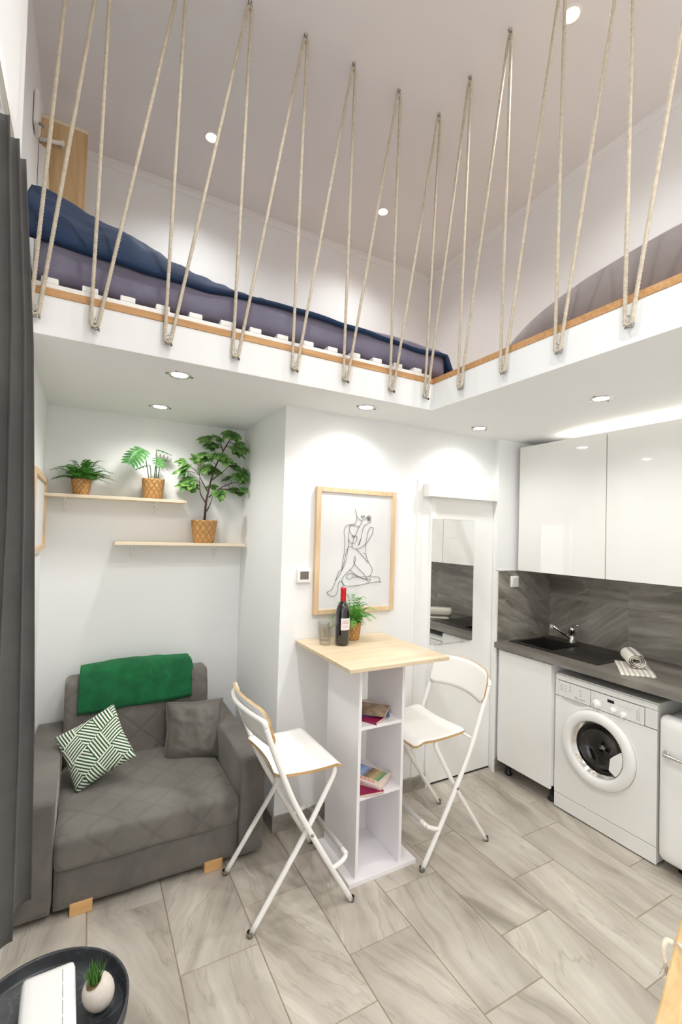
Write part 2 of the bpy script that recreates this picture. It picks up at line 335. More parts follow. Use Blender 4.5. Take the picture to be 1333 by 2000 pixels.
# ------------------------------------------------------------------ mesh helpers
class MB:
    def __init__(s): s.v = []; s.f = []; s.mi = []; s.sm = []; s.uv = []
    def add(s, vs, fs, m=0, smooth=False, uvs=None):
        o = len(s.v); s.v += [Vector(p) for p in vs]
        for i, f in enumerate(fs):
            s.f.append(tuple(o + k for k in f)); s.mi.append(m); s.sm.append(smooth)
            s.uv.append(uvs[i] if uvs else None)
        return s
    def box(s, x0, x1, y0, y1, z0, z1, m=0):
        x0, x1 = min(x0, x1), max(x0, x1); y0, y1 = min(y0, y1), max(y0, y1); z0, z1 = min(z0, z1), max(z0, z1)
        vs = [(x, y, z) for z in (z0, z1) for y in (y0, y1) for x in (x0, x1)]
        return s.add(vs, [(0, 2, 3, 1), (4, 5, 7, 6), (0, 1, 5, 4), (2, 6, 7, 3), (0, 4, 6, 2), (1, 3, 7, 5)], m)
    def prism(s, poly, ax, a, b, m=0, smooth=False):
        # poly in the two remaining axes (cyclic order kept), extruded along ax
        def P(p, t):
            return {'x': (t, p[0], p[1]), 'y': (p[0], t, p[1]), 'z': (p[0], p[1], t)}[ax]
        n = len(poly); vs = [P(p, a) for p in poly] + [P(p, b) for p in poly]
        fs = [tuple(range(n)), tuple(range(2 * n - 1, n - 1, -1))] + [(i, i + n, (i + 1) % n + n, (i + 1) % n) for i in range(n)]
        s.add(vs, fs[:2], m, False); o = len(s.v) - 2 * n
        for f in fs[2:]:
            s.f.append(tuple(o + k for k in f)); s.mi.append(m); s.sm.append(smooth); s.uv.append(None)
        return s
    def tube(s, pts, r, seg=8, closed=False, m=0, caps=True, lobes=0, pitch=.03, la=.0):
        pts = [Vector(p) for p in pts]; n = len(pts)
        rs = r if isinstance(r, (list, tuple)) else [r] * n
        T = []
        for i in range(n):
            a = pts[(i - 1) % n] if (closed or i > 0) else pts[0]; b = pts[(i + 1) % n] if (closed or i < n - 1) else pts[-1]
            d = (b - a); T.append(d.normalized() if d.length > 1e-9 else Vector((0, 0, 1)))
        up = Vector((0, 0, 1)) if abs(T[0].z) < .9 else Vector((1, 0, 0))
        N = (up - T[0] * up.dot(T[0])).normalized(); vs = []; L = 0
        for i in range(n):
            if i:
                L += (pts[i] - pts[i - 1]).length
                N = (N - T[i] * N.dot(T[i])); N = N.normalized() if N.length > 1e-6 else T[i].orthogonal().normalized()
            B = T[i].cross(N)
            for k in range(seg):
                t = 2 * pi * k / seg
                rr = rs[i]
                if lobes: rr *= 1 + la * cos(lobes * (t - 2 * pi * L / pitch / lobes * 1.0))
                vs.append(pts[i] + (N * cos(t) + B * sin(t)) * rr)
        fs = []
        for i in range(n if closed else n - 1):
            for k in range(seg):
                a = i * seg + k; b = i * seg + (k + 1) % seg; j = (i + 1) % n
                fs.append((a, b, j * seg + (k + 1) % seg, j * seg + k))
        s.add(vs, fs, m, True)
        if caps and not closed:
            o = len(s.v) - len(vs)
            for base, rev in ((0, True), ((n - 1) * seg, False)):
                q = [o + base + k for k in range(seg)]
                s.f.append(tuple(reversed(q)) if rev else tuple(q)); s.mi.append(m); s.sm.append(False); s.uv.append(None)
        return s
    def lathe(s, prof, seg=24, c=(0, 0, 0), ax='z', m=0, smooth=True, wob=None):
        vs = []; n = len(prof); c = Vector(c)
        for i, (r, h) in enumerate(prof):
            for k in range(seg):
                t = 2 * pi * k / seg; rr = r * (wob(i, t) if wob else 1)
                p = {'z': (rr * cos(t), rr * sin(t), h), 'x': (h, rr * cos(t), rr * sin(t)), 'y': (rr * sin(t), h, rr * cos(t))}[ax]
                vs.append(c + Vector(p))
        fs = []; uvs = []
        for i in range(n - 1):
            for k in range(seg):
                fs.append((i * seg + k, i * seg + (k + 1) % seg, (i + 1) * seg + (k + 1) % seg, (i + 1) * seg + k))
                u0, u1, v0, v1 = k / seg, (k + 1) / seg, i / (n - 1), (i + 1) / (n - 1)
                uvs.append([(u0, v0), (u1, v0), (u1, v1), (u0, v1)])
        return s.add(vs, fs, m, smooth, uvs)
    def grid(s, nu, nv, fn, m=0, smooth=True, cu=False, cv=False):
        vs = []
        for j in range(nv + (0 if cv else 1)):
            for i in range(nu + (0 if cu else 1)): vs.append(fn(i / nu, j / nv))
        w = nu + (0 if cu else 1); h = nv + (0 if cv else 1)
        fs = []; uvs = []
        for j in range(nv):
            for i in range(nu):
                a, b = i, (i + 1) % w; c, d = j, (j + 1) % h
                fs.append((c * w + a, c * w + b, d * w + b, d * w + a))
                uvs.append([(i / nu, j / nv), ((i + 1) / nu, j / nv), ((i + 1) / nu, (j + 1) / nv), (i / nu, (j + 1) / nv)])
        return s.add(vs, fs, m, smooth, uvs)
    def rbox(s, c, size, r, n=(12, 12, 6), fn=None, m=0, smooth=True):
        # rounded box from six subdivided faces, optional displacement fn(p, normal) -> p
        c = Vector(c); h = Vector(size) / 2; inner = Vector([max(0, a - r) for a in h])
        def lin_(k, nn, hh):
            # denser near the rounded ends
            t = -1 + 2 * k / nn
            return hh * (math.sin(t * pi / 2) * .35 + t * .65)
        for ax in range(3):
            u, w = (ax + 1) % 3, (ax + 2) % 3
            for sg in (-1, 1):
                vs = []
                for j in range(n[w] + 1):
                    for i in range(n[u] + 1):
                        p = [0, 0, 0]; p[ax] = sg * h[ax]; p[u] = lin_(i, n[u], h[u]); p[w] = lin_(j, n[w], h[w])
                        p = Vector(p); q = Vector([max(-inner[k], min(inner[k], p[k])) for k in range(3)])
                        d = p - q; d = d.normalized() if d.length > 1e-9 else Vector((0, 0, 0)); q = q + d * r
                        if fn: q = fn(q, d)
                        vs.append(c + q)
                W_ = n[u] + 1; fs = []
                for j in range(n[w]):
                    for i in range(n[u]):
                        f = (j * W_ + i, j * W_ + i + 1, (j + 1) * W_ + i + 1, (j + 1) * W_ + i)
                        fs.append(f if sg > 0 else tuple(reversed(f)))
                s.add(vs, fs, m, smooth)
        return s
    def xf(s, mat):
        s.v = [mat @ p for p in s.v]; return s
    def mesh(s, name, mats, off=Vector((0, 0, 0)), weld=False):
        me = bpy.data.meshes.new(name)
        me.from_pydata([tuple(p - off) for p in s.v], [], s.f)
        for m_ in mats: me.materials.append(m_)
        me.polygons.foreach_set('material_index', s.mi); me.polygons.foreach_set('use_smooth', s.sm)
        if any(s.uv):
            uvl = me.uv_layers.new(name='UVMap'); k = 0
            for f, u in zip(s.f, s.uv):
                for j in range(len(f)):
                    uvl.data[k].uv = u[j] if u else (0, 0); k += 1
        if weld:
            bm = bmesh.new(); bm.from_mesh(me); bmesh.ops.remove_doubles(bm, verts=bm.verts, dist=1e-5)
            bmesh.ops.recalc_face_normals(bm, faces=bm.faces); bm.to_mesh(me); bm.free()
        me.update(); return me

def wloc(o):
    p = Vector((0, 0, 0))
    while o is not None: p += o.location; o = o.parent
    return p
def obj(name, mb, mats, parent=None, base=None, bevel=0, weld=False, bseg=2, fix=True):
    """mb is in world coordinates; base is the object's own origin (default: the parent's, or the mesh's bottom centre)."""
    if not isinstance(mats, (list, tuple)): mats = [mats]
    po = wloc(parent) if parent else Vector((0, 0, 0))
    if base is None:
        if parent: base = po
        else:
            xs = [p.x for p in mb.v]; ys = [p.y for p in mb.v]; zs = [p.z for p in mb.v]
            base = Vector(((min(xs) + max(xs)) / 2, (min(ys) + max(ys)) / 2, min(zs)))
    base = Vector(base)
    me = mb.mesh(name, mats, base, weld)
    if fix and not weld:
        bm = bmesh.new(); bm.from_mesh(me); bmesh.ops.recalc_face_normals(bm, faces=bm.faces); bm.to_mesh(me); bm.free()
    o = bpy.data.objects.new(name, me); COL.objects.link(o); o.location = base - po
    if parent: o.parent = parent
    if bevel:
        b = o.modifiers.new('bevel', 'BEVEL'); b.width = bevel; b.segments = bseg; b.limit_method = 'ANGLE'; b.angle_limit = radians(40)
    return o
def thing(name, label, cat, loc=(0, 0, 0), group=None):
    o = bpy.data.objects.new(name, None); COL.objects.link(o); o.location = loc; o.empty_display_size = .05
    o['label'] = label; o['category'] = cat
    if group: o['group'] = group
    return o
def tag(o, label, cat, group=None):
    o['label'] = label; o['category'] = cat
    if group: o['group'] = group
    return o
def struct(name, mb, m, **k):
    o = obj(name, mb, m, base=(0, 0, 0), **k); o['kind'] = 'structure'; return o
def dup(root, loc, label, rotz=None):
    r = root.copy(); COL.objects.link(r); r.location = loc; r['label'] = label
    if rotz is not None: r.rotation_euler = (0, 0, rotz)
    for ch in list(root.children):
        c = ch.copy(); COL.objects.link(c); c.parent = r
        for g in ch.children:
            d = g.copy(); COL.objects.link(d); d.parent = c
    return r
def smooth_path(pts, n=6):
    """Catmull-Rom through pts"""
    P = [Vector(p) for p in pts]; P = [2 * P[0] - P[1]] + P + [2 * P[-1] - P[-2]]; out = []
    for i in range(1, len(P) - 2):
        for k in range(n):
            t = k / n; a, b, c, d = P[i - 1:i + 3]
            out.append(.5 * ((2 * b) + (c - a) * t + (2 * a - 5 * b + 4 * c - d) * t * t + (3 * b - a - 3 * c + d) * t ** 3))
    out.append(P[-2]); return out
def text_mb(s, size, origin, ux, uy, depth=.0008, m=0, font_align='LEFT'):
    """flat raised lettering: ux/uy are the reading and up directions"""
    cu = bpy.data.curves.new('txt', 'FONT'); cu.body = s; cu.size = size; cu.extrude = 0; cu.align_x = font_align; cu.resolution_u = 2
    o = bpy.data.objects.new('txt', cu); COL.objects.link(o)
    dg = bpy.context.evaluated_depsgraph_get(); me = o.evaluated_get(dg).to_mesh()
    ux = Vector(ux).normalized(); uy = Vector(uy).normalized(); w = ux.cross(uy); origin = Vector(origin)
    mb = MB(); mb.add([origin + ux * v.co.x + uy * v.co.y + w * depth for v in me.vertices], [tuple(p.vertices) for p in me.polygons], m)
    o.evaluated_get(dg).to_mesh_clear(); bpy.data.objects.remove(o); return mb

# ================================================================== SETTING
XL, XUL, YP, YN, YB, XR, XK, YK = -.224, -.30, 2.385, 3.16, 3.32, 2.68, 3.125, 2.324
ZC, ZS0, ZS1 = 4.0, 2.3315, 2.48          # tall ceiling, slab underside, slab top below the wooden strip
YF, XF = 2.007, 1.668                     # faces of the loft edge
Y0 = -1.9                                 # wall behind the camera
T0, TW, TL = .9539, .2987, .6002
# floor: grout bed plus single tiles
b = MB(); b.box(-.5, 3.1, Y0, 3.3, -.06, -.0025, 0)
fl = struct('floor', b, [M['grout']])
fm = fl.data
bm = bmesh.new(); bm.from_mesh(fm)
lay = bm.loops.layers.float_color.new('tile')
for k in range(-5, 8):
    x0, x1 = T0 + k * TW + .0016, T0 + (k + 1) * TW - .0016
    yj = .962 + .1965 * k
    while yj > Y0: yj -= TL
    while yj < 3.25:
        a, c = yj + .0016, yj + TL - .0016
        xa, xb, ya, yb_ = max(x0, -.46), min(x1, 3.05), max(a, Y0), min(c, 3.22)
        if xb > xa and yb_ > ya:
            rnd = (random.random(), random.random(), random.random(), 1)
            bv = .0012
            lo = [bm.verts.new((x, y, -.0024)) for x, y in ((xa, ya), (xb, ya), (xb, yb_), (xa, yb_))]
            hi = [bm.verts.new((x, y, 0)) for x, y in ((xa + bv, ya + bv), (xb - bv, ya + bv), (xb - bv, yb_ - bv), (xa + bv, yb_ - bv))]
            fs = [bm.faces.new(hi)] + [bm.faces.new((lo[i], lo[(i + 1) % 4], hi[(i + 1) % 4], hi[i])) for i in range(4)]
            for f in fs:
                f.material_index = 1
                for l in f.loops: l[lay] = rnd
        yj += TL
bm.to_mesh(fm); bm.free(); fm.materials.append(M['tile'])

# ceiling
b = MB(); b.box(-.5, 3.2, Y0 - .1, YB + .1, ZC, ZC + .1); struct('ceiling', b, M['ceil'])
# loft platform (L-shaped slab): its underside is the low ceiling
b = MB(); b.prism([(XL - .1, YF), (XF, YF), (XF, Y0), (XK + .05, Y0), (XK + .05, YB + .05), (XL - .1, YB + .05)], 'z', ZS0, ZS1)
struct('ceiling_loft', b, M['wall'], bevel=.002)
b = MB(); b.prism([(XL, YF - .003), (XF - .003, YF - .003), (XF - .003, Y0), (XR, Y0), (XR, YB), (XL, YB)], 'z', ZS1, ZS1 + .028)
struct('trim_1', b, M['chip'])
# left wall: piers, head and sill round the window opening, and a set-back upper part over the loft
WY0, WY1, WZ0, WZ1 = -1.5, 1.72, .06, 2.72
b = MB()
b.box(XL - .3, XL, WY1, 1.76, 0, ZC)
b.box(XL - .3, XL, 1.76, YB, 0, ZS1)
b.box(XL - .3, XL, Y0, WY0, 0, ZC)
b.box(XL - .3, XL, WY0, WY1, WZ1, ZC)
b.box(XL - .3, XL, WY0, WY1, 0, WZ0)
b.box(XL - .3, XUL, 1.76, YB, ZS1, ZC)
struct('wall_left', b, M['wall'])
# nook back wall, partition with picture, kitchen side wall, right walls, upper back wall
b = MB(); b.box(XL, 1.0, YN, YN + .1, 0, ZS0); struct('wall_back', b, M['wall'])
b = MB(); b.prism([(.948, YN), (.948, YP), (2.03, YP), (2.03, YP + .1), (1.05, YP + .1), (1.05, YN)], 'z', 0, ZS0)
b.box(2.03, 2.57, YP, YP + .1, 1.97, ZS0)
b.box(1.98, 2.57, YP + .03, YP + .1, 0, 1.97)
struct('wall_partition', b, M['wall'])
b = MB(); b.prism([(2.549, YK), (2.568, YP), (2.568, YP + .1), (XK + .05, YP + .1), (XK + .05, YK)], 'z', 0, ZS0); struct('wall_kitchen', b, M['wall'])
b = MB(); b.box(XK, XK + .1, Y0, YK, 0, ZS0); struct('wall_right', b, M['wall'])
b = MB(); b.box(XR, XR + .1, Y0, YB, ZS1 + .028, ZC); struct('wall_upper_right', b, M['wall'])
b = MB(); b.box(XUL, XR, YB, YB + .1, ZS1 + .028, ZC); struct('wall_upper_back', b, M['wall'])
b = MB(); b.box(-.5, XK + .1, Y0 - .1, Y0, 0, ZC); struct('wall_front', b, M['wall'])
# crown mouldings
prof = [(0, 0), (.028, 0), (.028, -.006), (.014, -.016), (.010, -.03), (.006, -.042), (0, -.045)]
b = MB(); b.prism([(YB - p[0], ZC + p[1]) for p in prof], 'x', XUL, XR); struct('trim_2', b, M['wall'])
b = MB()
vs = [(XR - p[0], y, ZC + p[1]) for y in (Y0, YB) for p in prof]; n = len(prof)
b.add(vs, [tuple(range(n)), tuple(range(2 * n - 1, n - 1, -1))] + [(i, i + n, (i + 1) % n + n, (i + 1) % n) for i in range(n)])
struct('trim_3', b, M['wall'])
# baseboards
b = MB(); b.box(.936, 1.99, YP - .012, YP, 0, .085); b.box(.936, .948, YP, YN, 0, .085); struct('baseboard_partition', b, M['baseb'], bevel=.002)
b = MB(); b.box(XL, .936, YN - .012, YN, 0, .085); struct('baseboard_back', b, M['baseb'])
b = MB(); b.box(2.55, XK, YK - .012, YK, 0, .085); struct('baseboard_kitchen', b, M['baseb'])
# door with the boxed sliding rail over it
d = MB(); d.box(2.035, 2.566, YP - .004, YP + .028, .012, 1.95)
door = struct('door_1', d, M['white'], bevel=.002)
b = MB(); b.box(1.925, 2.552, YP - .055, YP, 1.888, 1.972); struct('trim_4', b, M['white'], bevel=.003)
b = MB(); b.box(1.985, 2.03, YP - .012, YP, 0, 1.888); b.box(1.875, 1.915, YP - .006, YP, .0, 2.0); struct('trim_5', b, M['white'], bevel=.002)
b = MB(); b.box(1.99, 2.565, YP - .002, YP + .05, .0005, .011); struct('trim_6', b, M['black'])
# splashback
b = MB(); b.box(2.553, XK - .008, YK - .008, YK, .85, 1.400); b.box(XK - .008, XK, .1, YK, .85, 1.400); struct('trim_7', b, M['splash'])
b = MB(); b.box(2.543, 2.555, YK - .010, YK + .004, .0, 1.404); b.box(2.543, XK, YK - .010, YK, 1.400, 1.406); struct('trim_8', b, M['white'])
# window behind the curtain, its unseen near end lengthened to let in more daylight
w = MB(); t = .055; xo = XL - .20
w.box(xo - .05, xo, WY0, WY0 + t, WZ0, WZ1); w.box(xo - .05, xo, WY1 - t, WY1, WZ0, WZ1); w.box(xo - .05, xo, .58, .64, WZ0, WZ1); w.box(xo - .05, xo, -.46, -.40, WZ0, WZ1)
w.box(xo - .05, xo, WY0, WY1, WZ0, WZ0 + t); w.box(xo - .05, xo, WY0, WY1, WZ1 - t, WZ1)
wf = struct('window_1', w, M['white'], bevel=.004)
w = MB(); w.box(xo - .03, xo - .024, WY0 + t, -.46, WZ0 + t, WZ1 - t); w.box(xo - .03, xo - .024, -.40, .58, WZ0 + t, WZ1 - t); w.box(xo - .03, xo - .024, .64, WY1 - t, WZ0 + t, WZ1 - t)
obj('window_pane', w, M['pane'], wf)
pl = bpy.data.lights.new('window_portal', 'AREA'); pl.shape = 'RECTANGLE'; pl.size = WZ1 - WZ0; pl.size_y = WY1 - WY0; pl.cycles.is_portal = True
po_ = bpy.data.objects.new('window_portal', pl); COL.objects.link(po_); po_.location = (xo - .12, (WY0 + WY1) / 2, (WZ0 + WZ1) / 2); po_.rotation_euler = (0, -pi / 2, 0)
w = MB(); w.box(XL - .19, XL + .004, WY0, WY1, WZ1 - .012, WZ1 - .002); w.box(XL - .001, XL + .008, WY0 - .03, WY1 + .03, WZ1 - .008, WZ1 + .03); obj('window_head', w, M['white'], wf)

# ================================================================== DOWNLIGHTS
def downlight(name, high):
    t = thing(name, '', 'ceiling light', (0, 0, 0))
    r = .030 if high else .036
    b = MB(); b.lathe([(r, .0), (r + .006, -.004), (r + .013, -.004), (r + .015, 0)], 28)
    obj('rim', b, M['chrome'] if not high else M['white'], t, fix=True)
    b = MB(); b.lathe([(r, -.001), (r * .8, .008 - .010), (0.0005, -.002)], 28)
    obj('bulb', b, M['bulb_high' if high else 'bulb_low'], t)
    if not high:
        for sx in (-1, 1):
            b = MB(); b.box(sx * (r + .020) - .005, sx * (r + .020) + .005, -.004, .004, -.006, 0); obj('spring_clip', b, M['steel'], t)
    ld = bpy.data.lights.new(name + '_beam', 'SPOT'); ld.energy = HIGH_W if high else LOW_W; ld.color = HIGH_C if high else LOW_C
    ld.spot_size = radians(146 if high else 156); ld.spot_blend = 1.0; ld.shadow_soft_size = .035
    lo = bpy.data.objects.new('beam', ld); COL.objects.link(lo); lo.parent = t; lo.location = (0, 0, -.04)
    return t
low = [(.346, 2.188, 'round downlight nearest the loft edge above the sofa', True), (.346, 2.824, 'small round downlight above the upper wall shelf, nearer the back wall', True),
       (1.33, 2.159, 'round downlight close above the framed line drawing', True), (2.19, 2.164, 'round downlight above the white door', True),
       (2.20, 1.37, 'round downlight in front of the upper kitchen cupboards', True)]
L0 = downlight('downlight', False); L0.location = (low[0][0], low[0][1], ZS0); L0['label'] = low[0][2]; L0['group'] = 'downlights under the loft'
for x, y, l, _ in low[1:]: dup(L0, (x, y, ZS0), l)
dup(L0, (2.20, .62, ZS0), 'round downlight under the loft nearest the camera, beyond the right edge of view')
dup(L0, (2.20, -.3, ZS0), 'unseen round downlight added as fill under the loft behind the camera')  # unseen lamp put in as fill from behind the camera
H0 = downlight('ceiling_spotlight', True); H0['group'] = 'spotlights in the high ceiling'
hi = [(.578, 2.80, 'glowing spotlight in the high ceiling over the navy duvet, leftmost of the three'), (1.824, 2.80, 'small glowing spotlight in the high ceiling nearest its far corner'),
      (1.835, 1.306, 'largest glowing spotlight at the top edge, over the right railing'), (.578, 1.306, 'high ceiling spotlight out of view above the left railing'),
      (.578, -.2, 'unseen high ceiling spotlight added as fill behind the camera on the left'), (1.835, -.2, 'unseen high ceiling spotlight added as fill behind the camera on the right'),  # unseen pair behind the camera, put in as room fill
      (.578, -1.45, 'unseen high ceiling spotlight added as fill by the wall behind the camera on the left'), (1.835, -1.45, 'unseen high ceiling spotlight added as fill by the wall behind the camera on the right')]  # further unseen pair, added to brighten the tall ceiling
H0.location = (hi[0][0], hi[0][1], ZC); H0['label'] = hi[0][2]
for x, y, l in hi[1:]: dup(H0, (x, y, ZC), l)
levels = {}
for o in [q for q in bpy.data.objects if q.get('group') == 'spotlights in the high ceiling']:   # lamps over the loft dimmed, the fill ones behind the camera boosted
    f = .42 if o.location.y > 2.5 else (.62 if o.location.y > 0 else 1.3)
    for c in o.children:
        if c.type == 'LIGHT':
            if f not in levels: levels[f] = c.data.copy(); levels[f].energy = HIGH_W * f
            c.data = levels[f]

# ================================================================== LOFT RAILING
def eye_hook():
    t = thing('eye_hook', '', 'hook')
    # origin on the mounting surface, ring plane is vertical and faces +x/-x, shank goes up (+z)
    b = MB(); b.lathe([(.0005, 0), (.009, 0), (.009, -.003), (.0035, -.004), (.0035, -.014)], 12); obj('shank', b, M['steel'], t)
    pts = [(0.010 * sin(a), 0, -.027 - .015 * cos(a + pi)) for a in [2 * pi * k / 20 for k in range(20)]]
    b = MB(); b.tube(pts, .0032, 8, closed=True); obj('ring', b, M['steel'], t)
    return t
def wall_hook():
    t = thing('eye_bolt', '', 'hook')
    # origin on the fascia, bolt sticks out along -y, ring hangs from it
    b = MB(); b.lathe([(.0005, 0), (.010, 0), (.010, -.003), (.004, -.004), (.004, -.016)], 12, ax='y'); obj('washer', b, M['steel'], t)
    pts = [(0.0095 * sin(a), -.020, .006 + .017 * cos(a)) for a in [2 * pi * k / 20 for k in range(20)]]
    b = MB(); b.tube(pts, .0035, 8, closed=True); obj('ring', b, M['chrome'], t)
    b = MB(); b.tube([(-.012, -.018, -.016), (.014, -.022, -.018)], .004, 8); b.tube([(.014, -.022, -.018), (.018, -.022, -.018)], .0075, 6)
    obj('wing_screw', b, M['steel'], t)
    return t
YR = YF - .020; XRP = XF - .020
ord_ = ['first', 'second', 'third', 'fourth', 'fifth', 'sixth', 'seventh', 'eighth', 'ninth', 'tenth']
BL = [-.192, -.001, .264, .545, .825, 1.099, 1.378, 1.607]
TLx = [-.13, .0, .278, .557, .831, 1.097, 1.376, 1.652]
BR_ = [1.772, 1.494, 1.21, .932, .655, .38]
TR = [1.745, 1.487, 1.21, .935, .66, .385, .11]
wh = wall_hook(); wh.location = (BL[0], YF, 2.402)
for i, x in enumerate(BL):
    lab = 'steel eye bolt on the edge of the left loft, %s from the dark curtain' % ord_[i]
    if i == 0: wh['label'] = lab; wh['group'] = 'eye bolts along the loft edge'
    else: dup(wh, (x, YF, 2.402), lab)
for i, y in enumerate(BR_):
    lab = 'steel eye bolt on the edge of the right loft, %s from the inner corner' % ord_[i]
    dup(wh, (XF, y, 2.402), lab, -pi / 2)
eh = eye_hook()
for i, x in enumerate(TLx):
    lab = 'ceiling eye hook over the left loft edge, %s from the left' % ord_[i]
    if i == 0: eh.location = (x, YR, ZC); eh['label'] = lab; eh['group'] = 'eye hooks in the high ceiling'
    else: dup(eh, (x, YR, ZC), lab)
for i, y in enumerate(TR): dup(eh, (XRP, y, ZC), 'ceiling eye hook over the right loft edge, %s from the inner corner' % ord_[i], pi / 2)
ZBt, ZTt = 2.404, ZC - .036
nodes = [('T', (TLx[0], YR))]
for i in range(len(BL)):
    nodes.append(('B', (BL[i], YR)))
    nodes.append(('T', (TLx[i + 1], YR)) if i + 1 < len(TLx) else ('T', (XRP, TR[0])))
for i in range(len(BR_)):
    nodes.append(('B', (XRP, BR_[i]))); nodes.append(('T', (XRP, TR[i + 1])))
path = []
cen = [Vector((p[0], p[1], ZBt if k == 'B' else ZTt)) for k, p in nodes]
for i, (k, p) in enumerate(nodes):
    c = cen[i]
    pr = cen[i - 1] if i else c + Vector((-.2, 0, -1)); nx = cen[i + 1] if i + 1 < len(cen) else c + Vector((0, -.2, -1))
    hd = Vector((nx.x - pr.x, nx.y - pr.y, 0)); hd = hd.normalized() if hd.length > .02 else Vector((1, 0, 0))
    s_ = -1 if k == 'B' else 1; ra = .0125 if k == 'B' else .009
    arc = [c + hd * (-cos(a) * ra) + Vector((0, 0, s_ * sin(a) * ra * (.9))) for a in [pi * q / 6 for q in range(7)]]
    if path:
        a0 = path[-1]; L = (arc[0] - a0).length; nseg = int(L / .0055)
        for q in range(1, nseg): path.append(a0.lerp(arc[0], q / nseg))
    path += arc
b = MB(); b.tube(path, .0068, 9, lobes=3, la=.17, pitch=.0135)
tag(obj('rope', b, M['rope'], base=(BL[0], YR, ZBt)), 'cream twisted rope zigzagging between the loft edge and the high ceiling as a railing', 'rope')

# ================================================================== BED 1
t = thing('slatted_bed_base', 'white slatted bed base under the navy duvet bed, with pale slat holders showing', 'bed', (.7, 2.45, ZS1 + .028))
z0 = ZS1 + .028
b = MB(); b.box(-.205, 1.66, 1.995 + .014, 2.035, z0, z0 + .02); obj('side_rail', b, M['white'], t, bevel=.003)
b = MB(); b.box(-.205, 1.66, 2.90, 2.93, z0, z0 + .02); obj('side_rail', b, M['white'], t, bevel=.003)
xs = [-.18 + .132 * i for i in range(14)]
sl = MB()
for i, x in enumerate(xs):
    b = MB(); b.box(x, x + .055, 2.008, 2.06, z0 + .018, z0 + .042); obj('slat_holder', b, M['white'], t, bevel=.004)
    b = MB(); b.box(x + .004, x + .051, 2.04, 2.92, z0 + .022, z0 + .032); obj('slat', b, M['oak'], t)
def nz(p, s): return noise.noise(Vector(p) * s)
b = MB()
def mfn(p, d):
    q = p.copy()
    if d.z < -.3: q.z += .012 * max(0, nz((q.x, q.y, 1), 5))
    q += d * (.004 * nz(q, 9))
    q.y += .006 * sin(q.x * 7) * (1 if q.y < 0 else 0)
    q.z -= .012 * max(0, (q.x - .6)) ** 1
    return q
b.rbox((.80, 2.50, 2.637), (2.02, .91, .172), .05, (56, 26, 12), mfn)
tag(obj('mattress', b, M['sheet'], weld=True), 'mattress in a grey-violet fitted sheet on the left loft', 'mattress')
# duvet, heaped at the left end
def dz(u, v):
    x = -.255 + u * 2.14; y = 2.035 + v * .93
    heap = .20 / (1 + math.exp((x - .32) * 9)) + .07 / (1 + math.exp((x + .10) * 26)) + .045 / (1 + math.exp((x - .8) * 8)) + .030
    prof = (min(1, v / .30)) ** .75 if v < .30 else 1 - .25 * (v - .3)
    z = 2.716 + heap * prof - .012 * max(0, x - .6)
    z += (.018 * nz((x * 4.0 + 3, y * 5, 0), 1) + .024 * (.5 - abs(nz((x * 5 + y * 4, y * 3 - x * 2, 4), 1))) ** 2 + .016 * (.5 - abs(nz((x * 11 - y * 6, y * 9, 9), 1))) + .006 * nz((x * 20, y * 14, 2), 1)) * (1 if v > .1 else v * 10)
    lip = max(0, .08 - v) / .08
    z -= lip * (.022 + .012 * sin(x * 5) + .012 * nz((x * 6, 0, 7), 1)); y -= lip * .012 - .02 * max(0, v - .2) * 0
    if x > 1.79: z -= (x - 1.79) * 1.5 + (x - 1.79) * .3 * sin(y * 30); x = 1.79 + (x - 1.79) * .62
    if v > .93: z -= (v - .93) * 2.2
    return (x, y, z)
b = MB(); b.grid(150, 60, dz)
dv = obj('duvet', b, M['navy'], base=(.4, 2.5, 2.73)); tag(dv, 'navy blue duvet heaped over the left end of the loft mattress', 'duvet')
so = dv.modifiers.new('s', 'SOLIDIFY'); so.thickness = .022; so.offset = -1
# BED 2
def m2(u, v):
    # arch-shaped end of a mattress lying on the right loft
    return None
b = MB()
def sec(y):
    d = 1.64 - y
    h = .265 * (1 - math.exp(-max(0, d) * 4.0)) + .006
    return h
ny, nx_ = 44, 22
def top(u, v):
    y = 1.64 - v * 1.7; x = 1.735 + u * .92
    h = sec(y); e = min(1, u / .09); e2 = min(1, (1 - u) / .06)
    rr = (1 - (1 - e) ** 2) ** .5 * (1 - (1 - e2) ** 2) ** .5
    return (x, y, ZS1 + .03 + h * (.12 + .88 * rr) + .003 * nz((x * 8, y * 8, 0), 1))
b.grid(nx_, ny, top)
b.grid(nx_, ny, lambda u, v: (1.735 + u * .92, 1.64 - v * 1.7, ZS1 + .029))
for uu in (0, 1): b.grid(1, ny, lambda u, v, uu=uu: ((top(uu, v)) if u > .5 else (1.735 + uu * .92, 1.64 - v * 1.7, ZS1 + .029)))
for v_ in (0, 1): b.grid(nx_, 1, lambda u, v, v_=v_: (top(u, v_) if v > .5 else (1.735 + u * .92, 1.64 - v_ * 1.7, ZS1 + .029)))
tag(obj('mattress', b, M['sheet2'], weld=True), 'taupe covered mattress with a rounded end on the right loft', 'mattress')

